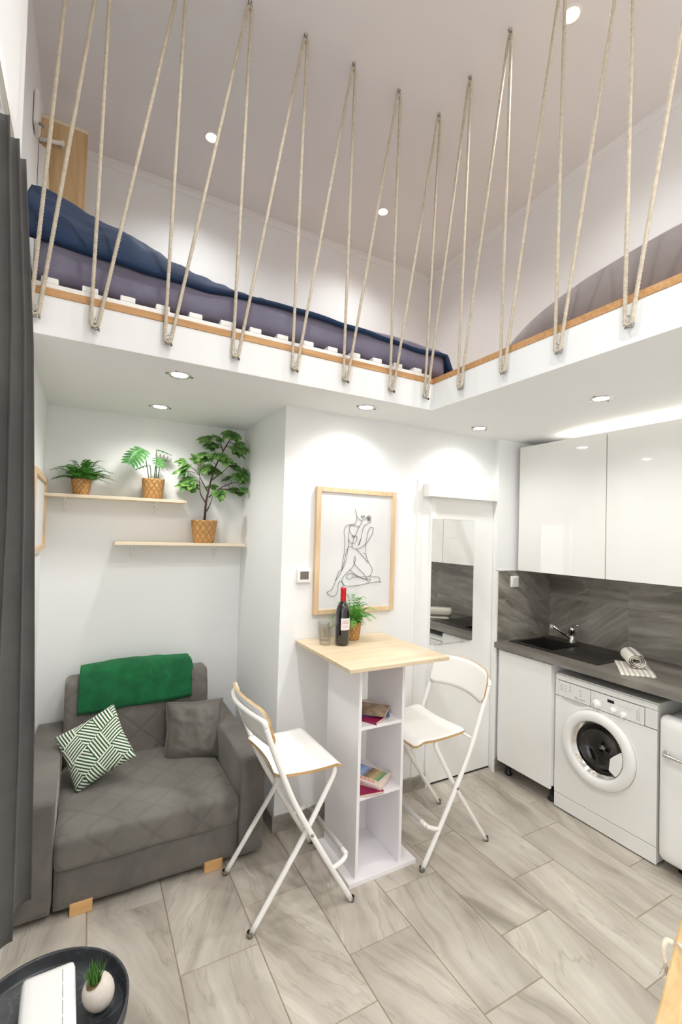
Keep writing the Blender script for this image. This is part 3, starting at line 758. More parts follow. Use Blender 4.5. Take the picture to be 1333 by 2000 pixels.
# pine cupboard side with clothes rail in the loft's far left corner
t = thing('wardrobe_panel', 'knotty pine panel standing in the far left corner of the loft', 'wardrobe', (-.18, 2.98, ZS1 + .028))
b = MB(); b.box(XUL + .003, -.073, 2.96, 2.985, z0, 3.845); obj('side_panel', b, M['pine'], t, bevel=.002)
b = MB(); b.box(XUL + .003, -.073, 2.958, 3.0, 3.845, 3.865); obj('top_edge', b, M['birch'], t, bevel=.002)
b = MB(); b.tube([(XUL + .004, 2.93, 3.70), (-.19, 2.93, 3.72)], .011, 10); b.box(-.196, -.182, 2.925, 2.96, 3.705, 3.735); obj('rail', b, M['metalwhite'], t)
b = MB(); b.prism([(XUL + .003, 3.05), (-.232, 3.05), (-.262, 3.66), (XUL + .003, 3.68)], 'y', 2.93, 2.945); obj('front_panel', b, M['white'], t)
b = MB(); b.prism([(-.234, 3.05), (-.222, 3.05), (-.257, 3.67), (-.264, 3.67)], 'y', 2.926, 2.949); obj('edge_strip', b, M['birch'], t)
t = thing('wall_bracket', 'small white metal bracket high on the left wall beside the pine panel', 'bracket', (XUL, 2.72, 3.6))
b = MB(); b.rbox((XUL + .014, 2.70, 3.66), (.026, .11, .17), .012, (4, 6, 8)); obj('cover', b, M['metalwhite'], t)
b = MB(); b.tube([(XUL + .03, 2.68, 3.60), (XUL + .045, 2.66, 3.58), (XUL + .045, 2.64, 3.56)], .007, 8); obj('hook', b, M['steel'], t)

# ================================================================== CURTAIN
def lerp_t(z, tab):
    if z >= tab[0][0]: return tab[0][1]
    for (za, a), (zb, c) in zip(tab, tab[1:]):
        if z >= zb: return c + (a - c) * (z - zb) / (za - zb)
    return tab[-1][1]
c1y = [(2.70, 1.60), (2.2, 1.72), (1.67, 1.85), (.93, 1.98), (.25, 2.10)]
c1x = [(2.70, -.193), (2.2, -.166), (1.67, -.155), (.93, -.139), (.25, -.133)]
stepy = [(2.70, .075), (1.67, .10), (.25, .165)]
stepx = [(2.70, -.008), (1.67, -.019), (.25, -.040)]
def curt(u, v):
    z = 2.69 - v * (2.69 - .205)
    k = -.42 + u * 9.4
    Y1, X1, sy, sx = lerp_t(z, c1y), lerp_t(z, c1x), lerp_t(z, stepy), lerp_t(z, stepx)
    y = Y1 - k * sy
    kk = max(0, k)
    xc = max(X1 + kk * sx * (1 + .3 * max(0, kk - 1)), -.250)
    amp = .034
    ph = cos(2 * pi * k)
    x = xc - amp * (.5 - .5 * ph) ** .8
    y += .018 * sin(2 * pi * k) * (sy / .1)
    z += .012 * sin(k * 2.1 + 1) * (v ** 4) - .01 * (v < .01) * abs(sin(pi * k))
    if k < 0: x = xc - .12 * abs(k) ** 1.3; y = Y1 + .03 * sin(pi * min(1, -k * 1.2)) * (sy / .1); z += .06 * (-k / .42) * v ** 8
    return (x, y, z)
b = MB(); b.grid(260, 60, curt)
cu = obj('curtain', b, M['curtain'], base=(-.2, 1.4, .2)); tag(cu, 'long charcoal curtain hanging in folds at the left edge', 'curtain')
so = cu.modifiers.new('s', 'SOLIDIFY'); so.thickness = .003; so.offset = 0
b = MB(); b.box(-.245, -.228, -1.45, 1.71, 2.692, 2.708)
tr = obj('curtain_track', b, M['white'], cu)

# ================================================================== SOFA
SX0, SX1, SYF, SYB = -.205, .838, 2.235, 3.13
t = thing('sofa', 'small grey velvet sofa with quilted seat and back in the nook under the shelves', 'sofa', ((SX0 + SX1) / 2, (SYF + SYB) / 2, 0))
def soft(amp, s=6):
    return lambda p, d: p + d * (amp * nz(p, s))
for x0, x1 in ((SX0, -.072), (.708, SX1)):
    b = MB(); b.rbox(((x0 + x1) / 2, (SYF + SYB) / 2, .268), (x1 - x0, SYB - SYF, .475), .014, (8, 20, 12), soft(.004)); obj('armrest', b, M['velvet'], t, weld=True)
b = MB(); b.rbox((.318, (SYF + .012 + 3.0) / 2, .12), (.776, 3.0 - SYF - .012, .175), .010, (20, 20, 8), soft(.003)); obj('base', b, M['velvet'], t, weld=True)
def seatf(p, d):
    q = p.copy()
    q.z += .014 * (1 - (abs(q.x) / .39) ** 4) if d.z > -.2 and q.z > 0 else 0
    return q + d * (.004 * nz(q, 8))
b = MB(); b.rbox((.318, (SYF - .010 + 2.93) / 2, .264), (.778, 2.93 - SYF + .010, .136), .030, (30, 30, 10), seatf); obj('seat', b, M['quilt_seat'], t, weld=True)
def backf(p, d):
    q = p.copy(); q.y += .20 * (q.z + .25) * .55
    q += d * (.006 * nz(q, 6)); return q
b = MB(); b.rbox((.315, 2.955, .545), (.775, .13, .47), .03, (30, 8, 24), backf); obj('backrest', b, M['quilt_back'], t, weld=True)
b = MB(); b.rbox((.315, 3.085, .45), (.76, .09, .56), .02, (10, 4, 8), soft(.004)); obj('back_panel', b, M['velvet'], t, weld=True)
for x0 in (-.006, .548):
    for y0 in (SYF + .004, 2.98): 
        b = MB(); b.box(x0, x0 + .085, y0, y0 + .05, 0, .05); obj('leg', b, M['legwood'], t, bevel=.002)
# blanket over the backrest
def blanket(sx0, sx1, drop, lift, yf, seed):
    prof = [(yf + .035, .80 - drop), (yf + .045, .70), (yf + .065, .765), (yf + .09, .80), (yf + .14, .812), (yf + .19, .805), (yf + .215, .77), (yf + .22, .72)]
    prof = smooth_path([(p[0], p[1], 0) for p in prof], 5)
    def fn(u, v):
        i = v * (len(prof) - 1); a = int(min(i, len(prof) - 2)); f = i - a
        p = prof[a].lerp(prof[a + 1], f)
        x = sx0 + u * (sx1 - sx0) + .03 * (1 - v) * (u - .5) + .02 * (1 - v) * 0
        z = p.y + lift + .018 * u * 1.0 - .006
        z += .012 * sin(u * 4.0 + seed) * (v > .3) + .004 * nz((u * 8, v * 6, seed), 1)
        y = p.x - .006 * sin(u * 11 + seed) * (1 - v) + .004 * nz((u * 6, v * 5, seed + 3), 1)
        return (x, y, z)
    return fn
t2 = thing('blanket', 'folded dark green fleece blanket draped over the sofa backrest', 'blanket', (.31, 3.0, .62))
b = MB(); b.grid(50, 40, blanket(.006, .585, .215, .020, 2.878, 0)); o = obj('outer_fold', b, M['greenblanket'], t2); q = o.modifiers.new('s', 'SOLIDIFY'); q.thickness = .016; q.offset = 0
b = MB(); b.grid(50, 40, blanket(.014, .60, .205, .004, 2.893, .4)); o = obj('inner_fold', b, M['greenblanket'], t2); q = o.modifiers.new('s', 'SOLIDIFY'); q.thickness = .012; q.offset = 0
# cushions
def cushion(name, label, mat, center, size, thick, rot, seed, wr):
    b = MB()
    def side(sg):
        def fn(u, v):
            a, c = u * 2 - 1, v * 2 - 1
            th = thick * ((1 - abs(a) ** 2.6) * (1 - abs(c) ** 2.6)) ** .42
            pin = 1 - .07 * (1 - abs(a)) * abs(c) ** 2 ; pin2 = 1 - .07 * (1 - abs(c)) * abs(a) ** 2
            x = a * size / 2 * pin2; y = c * size / 2 * pin
            edge = (1 - abs(a) ** 8) * (1 - abs(c) ** 8)
            z = sg * th / 2 + wr * edge * (nz((a * 2.2, c * 2.2, seed), 1) + .6 * nz((a * 5, c * 5, seed + 2), 1))
            return (x, y, z)
        return fn
    b.grid(40, 40, side(1)); b.grid(40, 40, side(-1))
    b.xf(Matrix.Translation(center) @ rot)
    o = obj(name, b, mat, base=center, weld=True); return tag(o, label, 'cushion')
def basis(xa, ya):
    xa = Vector(xa).normalized(); ya = Vector(ya); ya = (ya - xa * ya.dot(xa)).normalized(); za = xa.cross(ya)
    return Matrix(((xa.x, ya.x, za.x, 0), (xa.y, ya.y, za.y, 0), (xa.z, ya.z, za.z, 0), (0, 0, 0, 1)))
cushion('cushion', 'plain dark grey cushion leaning in the right corner of the sofa', M['cushgrey'], (.590, 2.765, .470), .325, .12, basis((1, -.28, .03), (.1, .33, 1)), 3, .006)
Rc = Vector((.93, -.36, 0)).normalized(); Uc = Vector((.12, .46, .88)); Uc = (Uc - Rc * Uc.dot(Rc)).normalized(); th_ = radians(-58)
cushrot = basis(Rc * cos(th_) + Uc * sin(th_), -Rc * sin(th_) + Uc * cos(th_)); CUSHC = (.080, 2.655, .515)
cushion('cushion', 'green and white geometric striped cushion tilted on its corner on the sofa', M['geo'], CUSHC, .298, .10, cushrot, 8, .005)

# ================================================================== WALL SHELVES, POTS, PLANTS
def shelf(x0, x1, z, label, bx):
    t = thing('wall_shelf', label, 'shelf', ((x0 + x1) / 2, YN, z), 'narrow birch wall shelves')
    b = MB(); b.box(x0, x1, YN - .155, YN, z - .018, z); obj('board', b, M['birch'], t, bevel=.0015)
    for x in bx:
        b = MB(); b.box(x - .008, x + .008, YN - .004, YN, z - .11, z - .018); b.box(x - .008, x + .008, YN - .12, YN, z - .022, z - .018)
        b.prism([(YN, z - .10), (YN, z - .085), (YN - .10, z - .022), (YN - .115, z - .022)], 'x', x - .002, x + .002)
        br = obj('bracket', b, M['metalwhite'], t)
        b = MB()
        for dz_ in (.045, .085): b.lathe([(.0005, -.006), (.0035, -.005), (.0035, -.004)], 8, (x, YN, z - dz_), 'y')
        obj('screw', b, M['steel'], br)
Z1, Z2 = 1.812, 1.545
shelf(XL + .002, .548, Z1, 'upper narrow birch wall shelf carrying two small plants', (-.115, .375))
shelf(.148, .93, Z2, 'lower narrow birch wall shelf carrying the tall leafy plant', (.245, .765))
def pot(x, y, z, r0, r1, h, t, scal=True):
    b = MB()
    n = 14; prof = [(r0 * .3, 0)] + [(r0, 0)] + [(r0 + (r1 - r0) * (i / n) ** .8, h * i / n) for i in range(1, n + 1)] + [(r1 - .004, h), (r1 - .006, h * .8)]
    wob = lambda i, a: 1 + .006 * sin(a * 12 + i * 1.3)
    b.lathe(prof, 60, (x, y, z), wob=wob)
    if scal:
        k = len(b.v)
        for q, p in enumerate(b.v):
            if abs(p.z - (z + h)) < 1e-4:
                a = atan2(p.y - y, p.x - x); p.z += .003 * sin(a * 14)
    obj('pot', b, M['basket'], t)
    b = MB(); b.lathe([(.0005, h * .86), (r1 - .006, h * .84)], 24, (x, y, z)); obj('soil', b, M['soil'], t)
def blade(mb, p0, d, nrm, L, Wd, bend=.2, n=5, m=0, tip=1.0):
    """a tapering leaf blade from p0 along d, face normal nrm, curving down along -nrm"""
    p0 = Vector(p0); d = Vector(d).normalized(); nrm = Vector(nrm); nrm = (nrm - d * nrm.dot(d)); nrm = nrm.normalized() if nrm.length > 1e-5 else d.orthogonal().normalized()
    s = d.cross(nrm); vs = []
    for i in range(n + 1):
        f = i / n; w = Wd * (sin(pi * min(1, f * .92 + .06)) ** .8) * (1 if i < n else .05) / 2
        c = p0 + d * (L * f) - nrm * (bend * L * f * f)
        vs += [c - s * w + nrm * w * .25, c - nrm * w * .1, c + s * w + nrm * w * .25]
    fs = []
    for i in range(n):
        for k in (0, 1): a = i * 3 + k; fs.append((a, a + 1, a + 4, a + 3))
    mb.add(vs, fs, m, True)
def fern(t, x, y, z, R, H, n, mat, seed, pots_r, dens=11, asym=None):
    rg = random.Random(seed); mb = MB()
    for i in range(n):
        a = 2 * pi * i / n * 2.4 + rg.uniform(-.3, .3); el = rg.uniform(.15, 1.0); L = R * (.75 + .35 * rg.random()) * (1.0 if el < .7 else .75)
        if asym: L *= asym(a)
        out = Vector((cos(a), sin(a) * .9, 0)); base = Vector((x, y, z)) + out * pots_r * rg.uniform(.1, .7)
        pts = []
        for k in range(10):
            f = k / 9; rr = L * f * (1.05 - .35 * el * (1 - f)); hh = H * (el * 1.15 * sin(pi * min(.5 + .0, f * .62) ) ) - .35 * H * f * f * (1.2 - el)
            pts.append(base + out * rr + Vector((0, 0, hh)))
        mb.tube(pts, [.0011 * (1 - .6 * k / 9) for k in range(10)], 4, caps=False)
        for k in range(1, dens * 1 + 1):
            f = .14 + .86 * k / dens; j = min(8, int(f * 9)); ff = f * 9 - j
            p = pts[j].lerp(pts[j + 1], ff); tg = (pts[j + 1] - pts[j]).normalized(); side = tg.cross(Vector((0, 0, 1))).normalized() if abs(tg.z) < .98 else Vector((1, 0, 0))
            ll = L * .30 * (1 - .75 * f) + .006
            for sg in (-1, 1):
                blade(mb, p, side * sg + tg * .55 + Vector((0, 0, rg.uniform(-.1, .25))), side.cross(tg) * 1.0, ll, ll * .34, .15, 3)
    lim = YN - .004 if y > 2.9 else YP - .032
    for p in mb.v: p.y = min(p.y, lim)
    obj('foliage', mb, mat, t, fix=False)
# small fern, left of upper shelf
t = thing('potted_fern', 'small dark green fern in a woven pot at the left of the upper shelf', 'plant', (-.036, 3.08, Z1))
pot(-.036, 3.08, Z1, .040, .054, .092, t); fern(t, -.036, 3.08, Z1 + .082, .145, .115, 34, M['fern'], 3, .045, 11)
# philodendron
t = thing('potted_philodendron', 'split-leaved plant with few stems in a woven pot on the upper shelf', 'plant', (.354, 3.08, Z1))
pot(.354, 3.08, Z1, .053, .067, .125, t, False)
st = MB(); lf = MB(); pb = Vector((.35, 3.08, Z1 + .11))
def philo(tip, drop_dir, nrm, L, Wd, stem0, nl=6):
    tip = Vector(tip); b0 = pb + Vector(stem0); mid = (b0 + tip) / 2 + Vector((0, 0, .02))
    st.tube(smooth_path([b0, mid, tip], 5), .0026, 6, caps=False)
    d = Vector(drop_dir).normalized(); nrm = Vector(nrm).normalized(); s = d.cross(nrm).normalized()
    blade(lf, tip, d, nrm, L, Wd * .30, .12, 6)
    for i in range(nl):
        f = .04 + .80 * i / (nl - 1); p = tip + d * (L * f) - nrm * (.12 * L * f * f)
        ll = Wd * .52 * (sin(pi * (.22 + .66 * f)) ** .7)
        for sg in (-1, 1): blade(lf, p, s * sg + d * (.10 + .75 * f), nrm, ll, L * .125, .12, 5)
philo((.285, 3.04, Z1 + .300), (-.35, -.25, -.42), (-.25, -.85, .42), .145, .150, (-.02, 0, 0), 7)
philo((.372, 3.06, Z1 + .255), (.1, -.45, -.35), (.1, -.6, .7), .095, .10, (.005, -.01, 0), 5)
philo((.368, 3.09, Z1 + .312), (.8, .1, -.12), (.0, -.25, .95), .085, .10, (.02, 0, 0), 5)
philo((.325, 3.03, Z1 + .205), (-.9, -.1, -.30), (-.2, -.2, .9), .085, .08, (-.01, -.02, 0), 5)
philo((.40, 3.11, Z1 + .25), (.5, .2, .1), (0, -.3, .9), .06, .07, (.03, .01, 0), 4)
obj('stem', st, M['stem'], t); obj('foliage', lf, M['philo'], t, fix=False)
# tall leafy plant
CL = [(0.549, 2.031), (0.527, 2.06), (0.573, 1.941), (0.549, 1.913), (0.655, 2.091), (0.624, 2.114), (0.666, 2.033), (0.72, 2.125), (0.833, 2.174), (0.893, 2.177), (0.869, 2.211), (0.869, 2.076), (0.905, 2.036), (0.83, 1.984), (0.776, 2.094), (0.842, 1.902), (0.89, 1.884), (0.905, 1.91), (0.681, 2.229), (0.753, 2.224), (0.839, 2.267), (0.806, 2.276), (0.719, 2.17), (0.605, 1.899), (0.71, 1.911), (0.747, 1.873), (0.724, 2.016), (0.842, 2.055), (0.896, 2.006)]
BRN = [[(0.67, 1.67), (0.672, 1.72), (0.676, 1.806), (0.687, 1.874), (0.706, 1.966), (0.734, 2.059), (0.776, 2.155), (0.82, 2.238)], [(0.674, 1.806), (0.634, 1.871), (0.624, 1.981)], [(0.692, 1.843), (0.749, 1.897), (0.834, 1.944), (0.89, 1.961)], [(0.702, 1.952), (0.772, 2.012), (0.807, 2.052)], [(0.682, 1.752), (0.707, 1.803), (0.723, 1.863)], [(0.682, 1.883), (0.654, 1.939), (0.635, 1.982)], [(0.776, 2.155), (0.762, 2.185), (0.756, 2.203)], [(0.758, 1.902), (0.822, 1.902), (0.87, 1.888)]]
t = thing('potted_fig', 'tall branching leafy plant in a woven pot on the lower shelf', 'plant', (.675, 3.08, Z2))
pot(.675, 3.08, Z2, .062, .084, .148, t, False)
tr_, lf = MB(), MB(); rg = random.Random(4); yb = 3.055
allp = []
for bi, br in enumerate(BRN):
    r0 = .0085 if bi == 0 else .0042
    yo = [0, -.03, .02, -.02, .02, .03, -.02, -.03][bi]
    pts = smooth_path([(p[0], yb + (.02 if bi == 0 and i == 0 else 0) + yo * i / max(1, len(br) - 1), p[1]) for i, p in enumerate(br)], 5)
    tr_.tube(pts, [r0 * (1 - .62 * i / (len(pts) - 1)) for i in range(len(pts))], 7); allp += pts
CL += [(x + rg.uniform(-.04, .04), z + rg.uniform(-.04, .03)) for x, z in CL[::2]]
for ci, (x, z) in enumerate(CL):
    y = yb + rg.uniform(-.065, .045); c = Vector((x, y, z))
    near = min(allp, key=lambda p: (p - c).length + (.2 if p.z < 1.85 else 0))
    tr_.tube(smooth_path([near, (near + c) / 2 + Vector((0, 0, .008)), c], 4), .0016, 5, caps=False)
    od = (c - near); od.z *= .3; od = od.normalized() if od.length > 1e-3 else Vector((1, 0, 0))
    nrm = (Vector((0, -.75, .75)) + Vector((rg.uniform(-.4, .4), rg.uniform(-.2, .3), rg.uniform(-.3, .3)))).normalized()
    side = od.cross(nrm).normalized(); fw = nrm.cross(side).normalized() * -1
    if fw.dot(od) < 0: fw = -fw
    S = rg.uniform(.060, .082)
    for a, l in ((0, 1.15), (.75, .9), (-.75, .9), (1.6, .55), (-1.6, .55)):
        dd = fw * cos(a) + side * sin(a) + nrm * rg.uniform(-.22, .12)
        blade(lf, c - fw * .006, dd, nrm, S * l, S * .58, .22, 5)
for p in lf.v: p.x = min(p.x, .938); p.y = min(p.y, YN - .004)
obj('trunk', tr_, M['bark'], t); obj('foliage', lf, M['ficus'], t, fix=False)

# ================================================================== PICTURES, THERMOSTAT
t = thing('picture_frame', 'pine framed one-line drawing of a seated figure on the white wall', 'picture', (1.415, YP, 1.53))
X0, X1, PZ0, PZ1 = 1.142, 1.691, 1.166, 1.897; wd = .028
b = MB()
b.box(X0, X0 + wd, YP - .028, YP, PZ0, PZ1); b.box(X1 - wd, X1, YP - .028, YP, PZ0, PZ1)
b.box(X0 + wd, X1 - wd, YP - .028, YP, PZ0, PZ0 + wd); b.box(X0 + wd, X1 - wd, YP - .028, YP, PZ1 - wd, PZ1)
obj('frame', b, M['frame'], t, bevel=.0015)
b = MB(); b.grid(24, 30, lambda u, v: (X0 + wd - .002 + u * (X1 - X0 - 2 * wd + .004), YP - .019 - .0012 * sin(v * 40 + u * 3) * noise.noise(Vector((u * 2, v * 5, 0))), PZ0 + wd - .002 + v * (PZ1 - PZ0 - 2 * wd + .004)))
obj('paper', b, M['paper'], t)
ART= [[(1.398, 1.778), (1.405, 1.759), (1.411, 1.734), (1.41, 1.709), (1.395, 1.691), (1.369, 1.686), (1.343, 1.679), (1.33, 1.661), (1.326, 1.641), (1.331, 1.611), (1.334, 1.572), (1.331, 1.522), (1.325, 1.478), (1.32, 1.443), (1.316, 1.419), (1.298, 1.409), (1.29, 1.389), (1.277, 1.355)], [(1.359, 1.642), (1.359, 1.602), (1.357, 1.562), (1.352, 1.512), (1.344, 1.473), (1.331, 1.438), (1.315, 1.409), (1.296, 1.379), (1.278, 1.353), (1.267, 1.326), (1.251, 1.303), (1.224, 1.291), (1.239, 1.276), (1.264, 1.266), (1.286, 1.277), (1.296, 1.301), (1.296, 1.335), (1.308, 1.352), (1.325, 1.347), (1.332, 1.329), (1.318, 1.32)], [(1.414, 1.734), (1.426, 1.722), (1.45, 1.713), (1.468, 1.724), (1.485, 1.737)], [(1.45, 1.726), (1.441, 1.735), (1.445, 1.742), (1.452, 1.738), (1.461, 1.743), (1.464, 1.735), (1.45, 1.726)], [(1.45, 1.713), (1.442, 1.695), (1.428, 1.674), (1.411, 1.638), (1.397, 1.613)], [(1.511, 1.728), (1.508, 1.718), (1.498, 1.713), (1.488, 1.717), (1.484, 1.727), (1.487, 1.738), (1.497, 1.744), (1.508, 1.739), (1.511, 1.728)], [(1.504, 1.728), (1.498, 1.721), (1.492, 1.727), (1.498, 1.734), (1.505, 1.728), (1.495, 1.717), (1.489, 1.732), (1.5, 1.738)], [(1.507, 1.715), (1.51, 1.707), (1.487, 1.696), (1.463, 1.68), (1.452, 1.649), (1.447, 1.614), (1.431, 1.578), (1.427, 1.563), (1.434, 1.573), (1.447, 1.614)], [(1.431, 1.672), (1.416, 1.679), (1.387, 1.683), (1.364, 1.677), (1.364, 1.647), (1.383, 1.623), (1.397, 1.615)], [(1.359, 1.602), (1.367, 1.582), (1.387, 1.575), (1.404, 1.58), (1.414, 1.593), (1.415, 1.617), (1.4, 1.617), (1.395, 1.609), (1.384, 1.612), (1.384, 1.619), (1.394, 1.619), (1.392, 1.593), (1.384, 1.572), (1.386, 1.553), (1.4, 1.543), (1.414, 1.543)], [(1.48, 1.523), (1.478, 1.564), (1.484, 1.604), (1.494, 1.651), (1.508, 1.674), (1.527, 1.672), (1.53, 1.652), (1.519, 1.626), (1.493, 1.589), (1.467, 1.564), (1.432, 1.545), (1.411, 1.543)], [(1.386, 1.553), (1.362, 1.555), (1.355, 1.547), (1.343, 1.517), (1.338, 1.493), (1.333, 1.468), (1.323, 1.433), (1.316, 1.419)], [(1.411, 1.543), (1.451, 1.508), (1.5, 1.459)], [(1.462, 1.517), (1.48, 1.516), (1.487, 1.492), (1.503, 1.462), (1.522, 1.436), (1.529, 1.416), (1.523, 1.39), (1.509, 1.378)], [(1.403, 1.452), (1.399, 1.467), (1.4, 1.482), (1.404, 1.498), (1.411, 1.487), (1.408, 1.472), (1.401, 1.452), (1.389, 1.433), (1.375, 1.42), (1.349, 1.398), (1.327, 1.374), (1.318, 1.349)], [(1.403, 1.452), (1.436, 1.422), (1.472, 1.391), (1.488, 1.371), (1.497, 1.35), (1.51, 1.347), (1.52, 1.355), (1.512, 1.362), (1.497, 1.36), (1.49, 1.373), (1.509, 1.38), (1.521, 1.381)], [(1.375, 1.42), (1.401, 1.397), (1.437, 1.377), (1.467, 1.363), (1.491, 1.359)], [(1.491, 1.359), (1.437, 1.374), (1.402, 1.39), (1.378, 1.397), (1.358, 1.391), (1.351, 1.376), (1.368, 1.362), (1.396, 1.375), (1.437, 1.374), (1.479, 1.378)], [(1.512, 1.375), (1.579, 1.371), (1.587, 1.348), (1.596, 1.338), (1.583, 1.343), (1.534, 1.34), (1.486, 1.333), (1.439, 1.326), (1.392, 1.323), (1.352, 1.324), (1.332, 1.334), (1.321, 1.349)]]
b = MB()
for pl in ART:
    b.tube(smooth_path([(p[0], YP - .0215, p[1]) for p in pl], 4), .0011, 5)
obj('line_drawing', b, M['ink'], t)
t = thing('picture_frame', 'pine picture frame on the left wall, seen almost edge-on beside the curtain', 'picture', (XL, 2.72, 1.53))
b = MB()
for a in ((2.42, 2.445, 1.50, 1.89), (3.02, 3.045, 1.50, 1.89), (2.445, 3.02, 1.50, 1.528), (2.445, 3.02, 1.862, 1.89)): b.box(XL, XL + .024, *a)
obj('frame', b, M['frame'], t, bevel=.0015)
b = MB(); b.box(XL, XL + .012, 2.44, 3.025, 1.52, 1.87); obj('paper', b, M['paper'], t)
t = thing('thermostat', 'small white wall thermostat with a grey screen left of the framed drawing', 'thermostat', (1.081, YP, 1.345))
b = MB(); b.rbox((1.081, YP - .008, 1.388), (.084, .018, .084), .005, (6, 4, 6)); obj('body', b, M['white'], t, weld=True)
b = MB(); b.box(1.056, 1.108, YP - .0178, YP - .012, 1.368, 1.412); obj('screen', b, M['screen'], t)
t = thing('wall_mirror', 'frameless rectangular mirror fixed to the white door', 'mirror', (2.185, YP - .004, .917))
b = MB(); b.box(1.995, 2.374, YP - .013, YP - .0045, .917, 1.747); obj('glass', b, M['mirror'], t, bevel=.0015)
b = MB()
for x in (2.09, 2.28):
    b.box(x - .012, x + .012, YP - .017, YP - .0045, .908, .922)
obj('clip', b, M['glass'], t)

# ================================================================== BAR TABLE
t = thing('bar_table', 'tall bar table with light oak top on an open white shelf column', 'table', (1.29, 2.05, 0))
b = MB(); b.box(1.043, 1.617, 1.768, YP - .004, 1.012, 1.030); obj('table_top', b, M['oak'], t, bevel=.001)
b = MB(); b.box(1.114, 1.500, 1.848, 2.198, 0, .020); obj('plinth', b, M['melamine'], t, bevel=.001)
cx0, cx1, cy0, cy1 = 1.155, 1.420, 1.866, 2.185
for x in (cx0, cx1 - .016):
    b = MB(); b.box(x, x + .016, cy0, cy1, .020, 1.012); obj('side_panel', b, M['melamine'], t, bevel=.001)
for z in (.702, .374):
    b = MB(); b.box(cx0 + .016, cx1 - .016, cy0 + .002, cy1, z, z + .016); obj('shelf', b, M['melamine'], t, bevel=.001)
b = MB(); b.box(cx0 + .016, cx1 - .016, cy1 - .06, cy1 - .044, .90, 1.012); obj('top_rail', b, M['melamine'], t, bevel=.001)
b = MB(); b.box(cx0 + .016, cx1 - .016, cy1 - .016, cy1, .020, .185); obj('back_panel', b, M['melamine'], t, bevel=.001)

# things on the table
t = thing('wine_bottle', 'red-capped wine bottle standing on the bar table', 'bottle', (1.235, 2.19, 1.03))
b = MB(); b.lathe([(.0005, .003), (.030, 0), (.037, .006), (.0385, .02), (.0385, .175), (.036, .195), (.026, .218), (.0165, .232), (.0148, .245), (.0148, .295), (.0005, .297)], 32, (1.235, 2.19, 1.03)); obj('body', b, M['bottle'], t)
b = MB(); b.lathe([(.0158, .236), (.0155, .29), (.0162, .292), (.0162, .305), (.0148, .308), (.0005, .309)], 24, (1.235, 2.19, 1.03)); obj('cap', b, M['red'], t)
b = MB(); n = 14
a0, a1 = radians(-132), radians(-40)
vs = []
for i in range(n + 1):
    a = a0 + (a1 - a0) * i / n
    for z in (.085, .148): vs.append((1.235 + .0392 * cos(a), 2.19 + .0392 * sin(a), 1.03 + z))
b.add(vs, [(2 * i, 2 * i + 2, 2 * i + 3, 2 * i + 1) for i in range(n)], 0, True)
lb = obj('label', b, M['label'], t, fix=False)
b = MB(); vs = []
for (z, aa, ab, hh) in ((.132, -112, -70, .004), (.121, -118, -62, .006), (.108, -108, -74, .002), (.100, -112, -70, .002)):
    for i in range(7):
        a = radians(aa + (ab - aa) * i / 7); c = radians(aa + (ab - aa) * (i + .6) / 7)
        b.add([(1.235 + .0396 * cos(q), 2.19 + .0396 * sin(q), 1.03 + z + k) for q in (a, c) for k in (0, hh)], [(0, 2, 3, 1)])
obj('print', b, M['labelink'], lb, fix=False)
def tumbler(x, y, label):
    b = MB(); z = 1.030
    b.lathe([(.0005, 0), (.027, 0), (.030, .004), (.034, .10), (.0345, .102), (.0325, .101), (.0285, .010), (.0005, .008)], 28, (x, y, z))
    o = obj('drinking_glass', b, M['glass'], base=(x, y, z), weld=True); tag(o, label, 'glass', 'clear tumblers on the bar table')
tumbler(1.150, 2.225, 'clear tumbler left of the wine bottle, the nearer one'); tumbler(1.185, 2.315, 'clear tumbler behind, between the other glass and the bottle')
t = thing('potted_fern', 'bright green fern in a woven pot behind the wine bottle on the bar table', 'plant', (1.352, 2.285, 1.03))
pot(1.352, 2.285, 1.03, .040, .053, .10, t); fern(t, 1.352, 2.275, 1.115, .115, .155, 40, M['fern2'], 9, .04, 11, lambda a: .55 if sin(a) > .3 else 1.0)

# magazines and books in the column
def mag(name, label, c, w, l, h, rot, cover, group, photo=False):
    t = thing(name, label, 'magazine' if name == 'magazine' else 'book', c, group)
    R = Matrix.Translation(c) @ Matrix.Rotation(rot, 4, 'Z')
    b = MB(); b.box(-w / 2 + .002, w / 2 - .001, -l / 2 + .001, l / 2 - .001, .0006, h - .0006); b.xf(R); obj('pages', b, M['pages'], t)
    b = MB(); b.box(-w / 2, w / 2, -l / 2, l / 2, h - .0006, h); b.box(-w / 2, w / 2, -l / 2, l / 2, 0, .0006); b.box(-w / 2 - .0006, -w / 2, -l / 2, l / 2, 0, h); b.xf(R)
    cv = obj('cover', b, cover, t)
    if photo:
        b = MB(); x0, x1, y0, y1 = -w / 2 + .040, w / 2 - .008, -l / 2 + .016, l / 2 - .030
        b.add([(x0, y0, h + .0003), (x1, y0, h + .0003), (x1, y1, h + .0003), (x0, y1, h + .0003)], [(0, 1, 2, 3)], 0, False, [[(0, 0), (1, 0), (1, 1), (0, 1)]]); b.xf(R); obj('cover_photo', b, M['magphoto'], cv, fix=False)
        tm = MB()
        for q in range(6):
            y = -l / 2 + .030 + q * .022; x = -w / 2 + .022
            tm.tube(smooth_path([(x - .010, y, h + .0006), (x + .008, y + .004, h + .0006), (x - .002, y + .009, h + .0006), (x + .009, y + .013, h + .0006), (x - .006, y + .017, h + .0006)], 4), .0016, 4)
        tm.xf(R); obj('title', tm, M['orangetext'], cv, fix=False)
    return t
zb = .718
mag('book', 'magenta covered book at the bottom of the upper stack', (1.262, 1.975, zb), .13, .19, .012, .5, M['magenta'], 'reading stack on the upper column shelf')
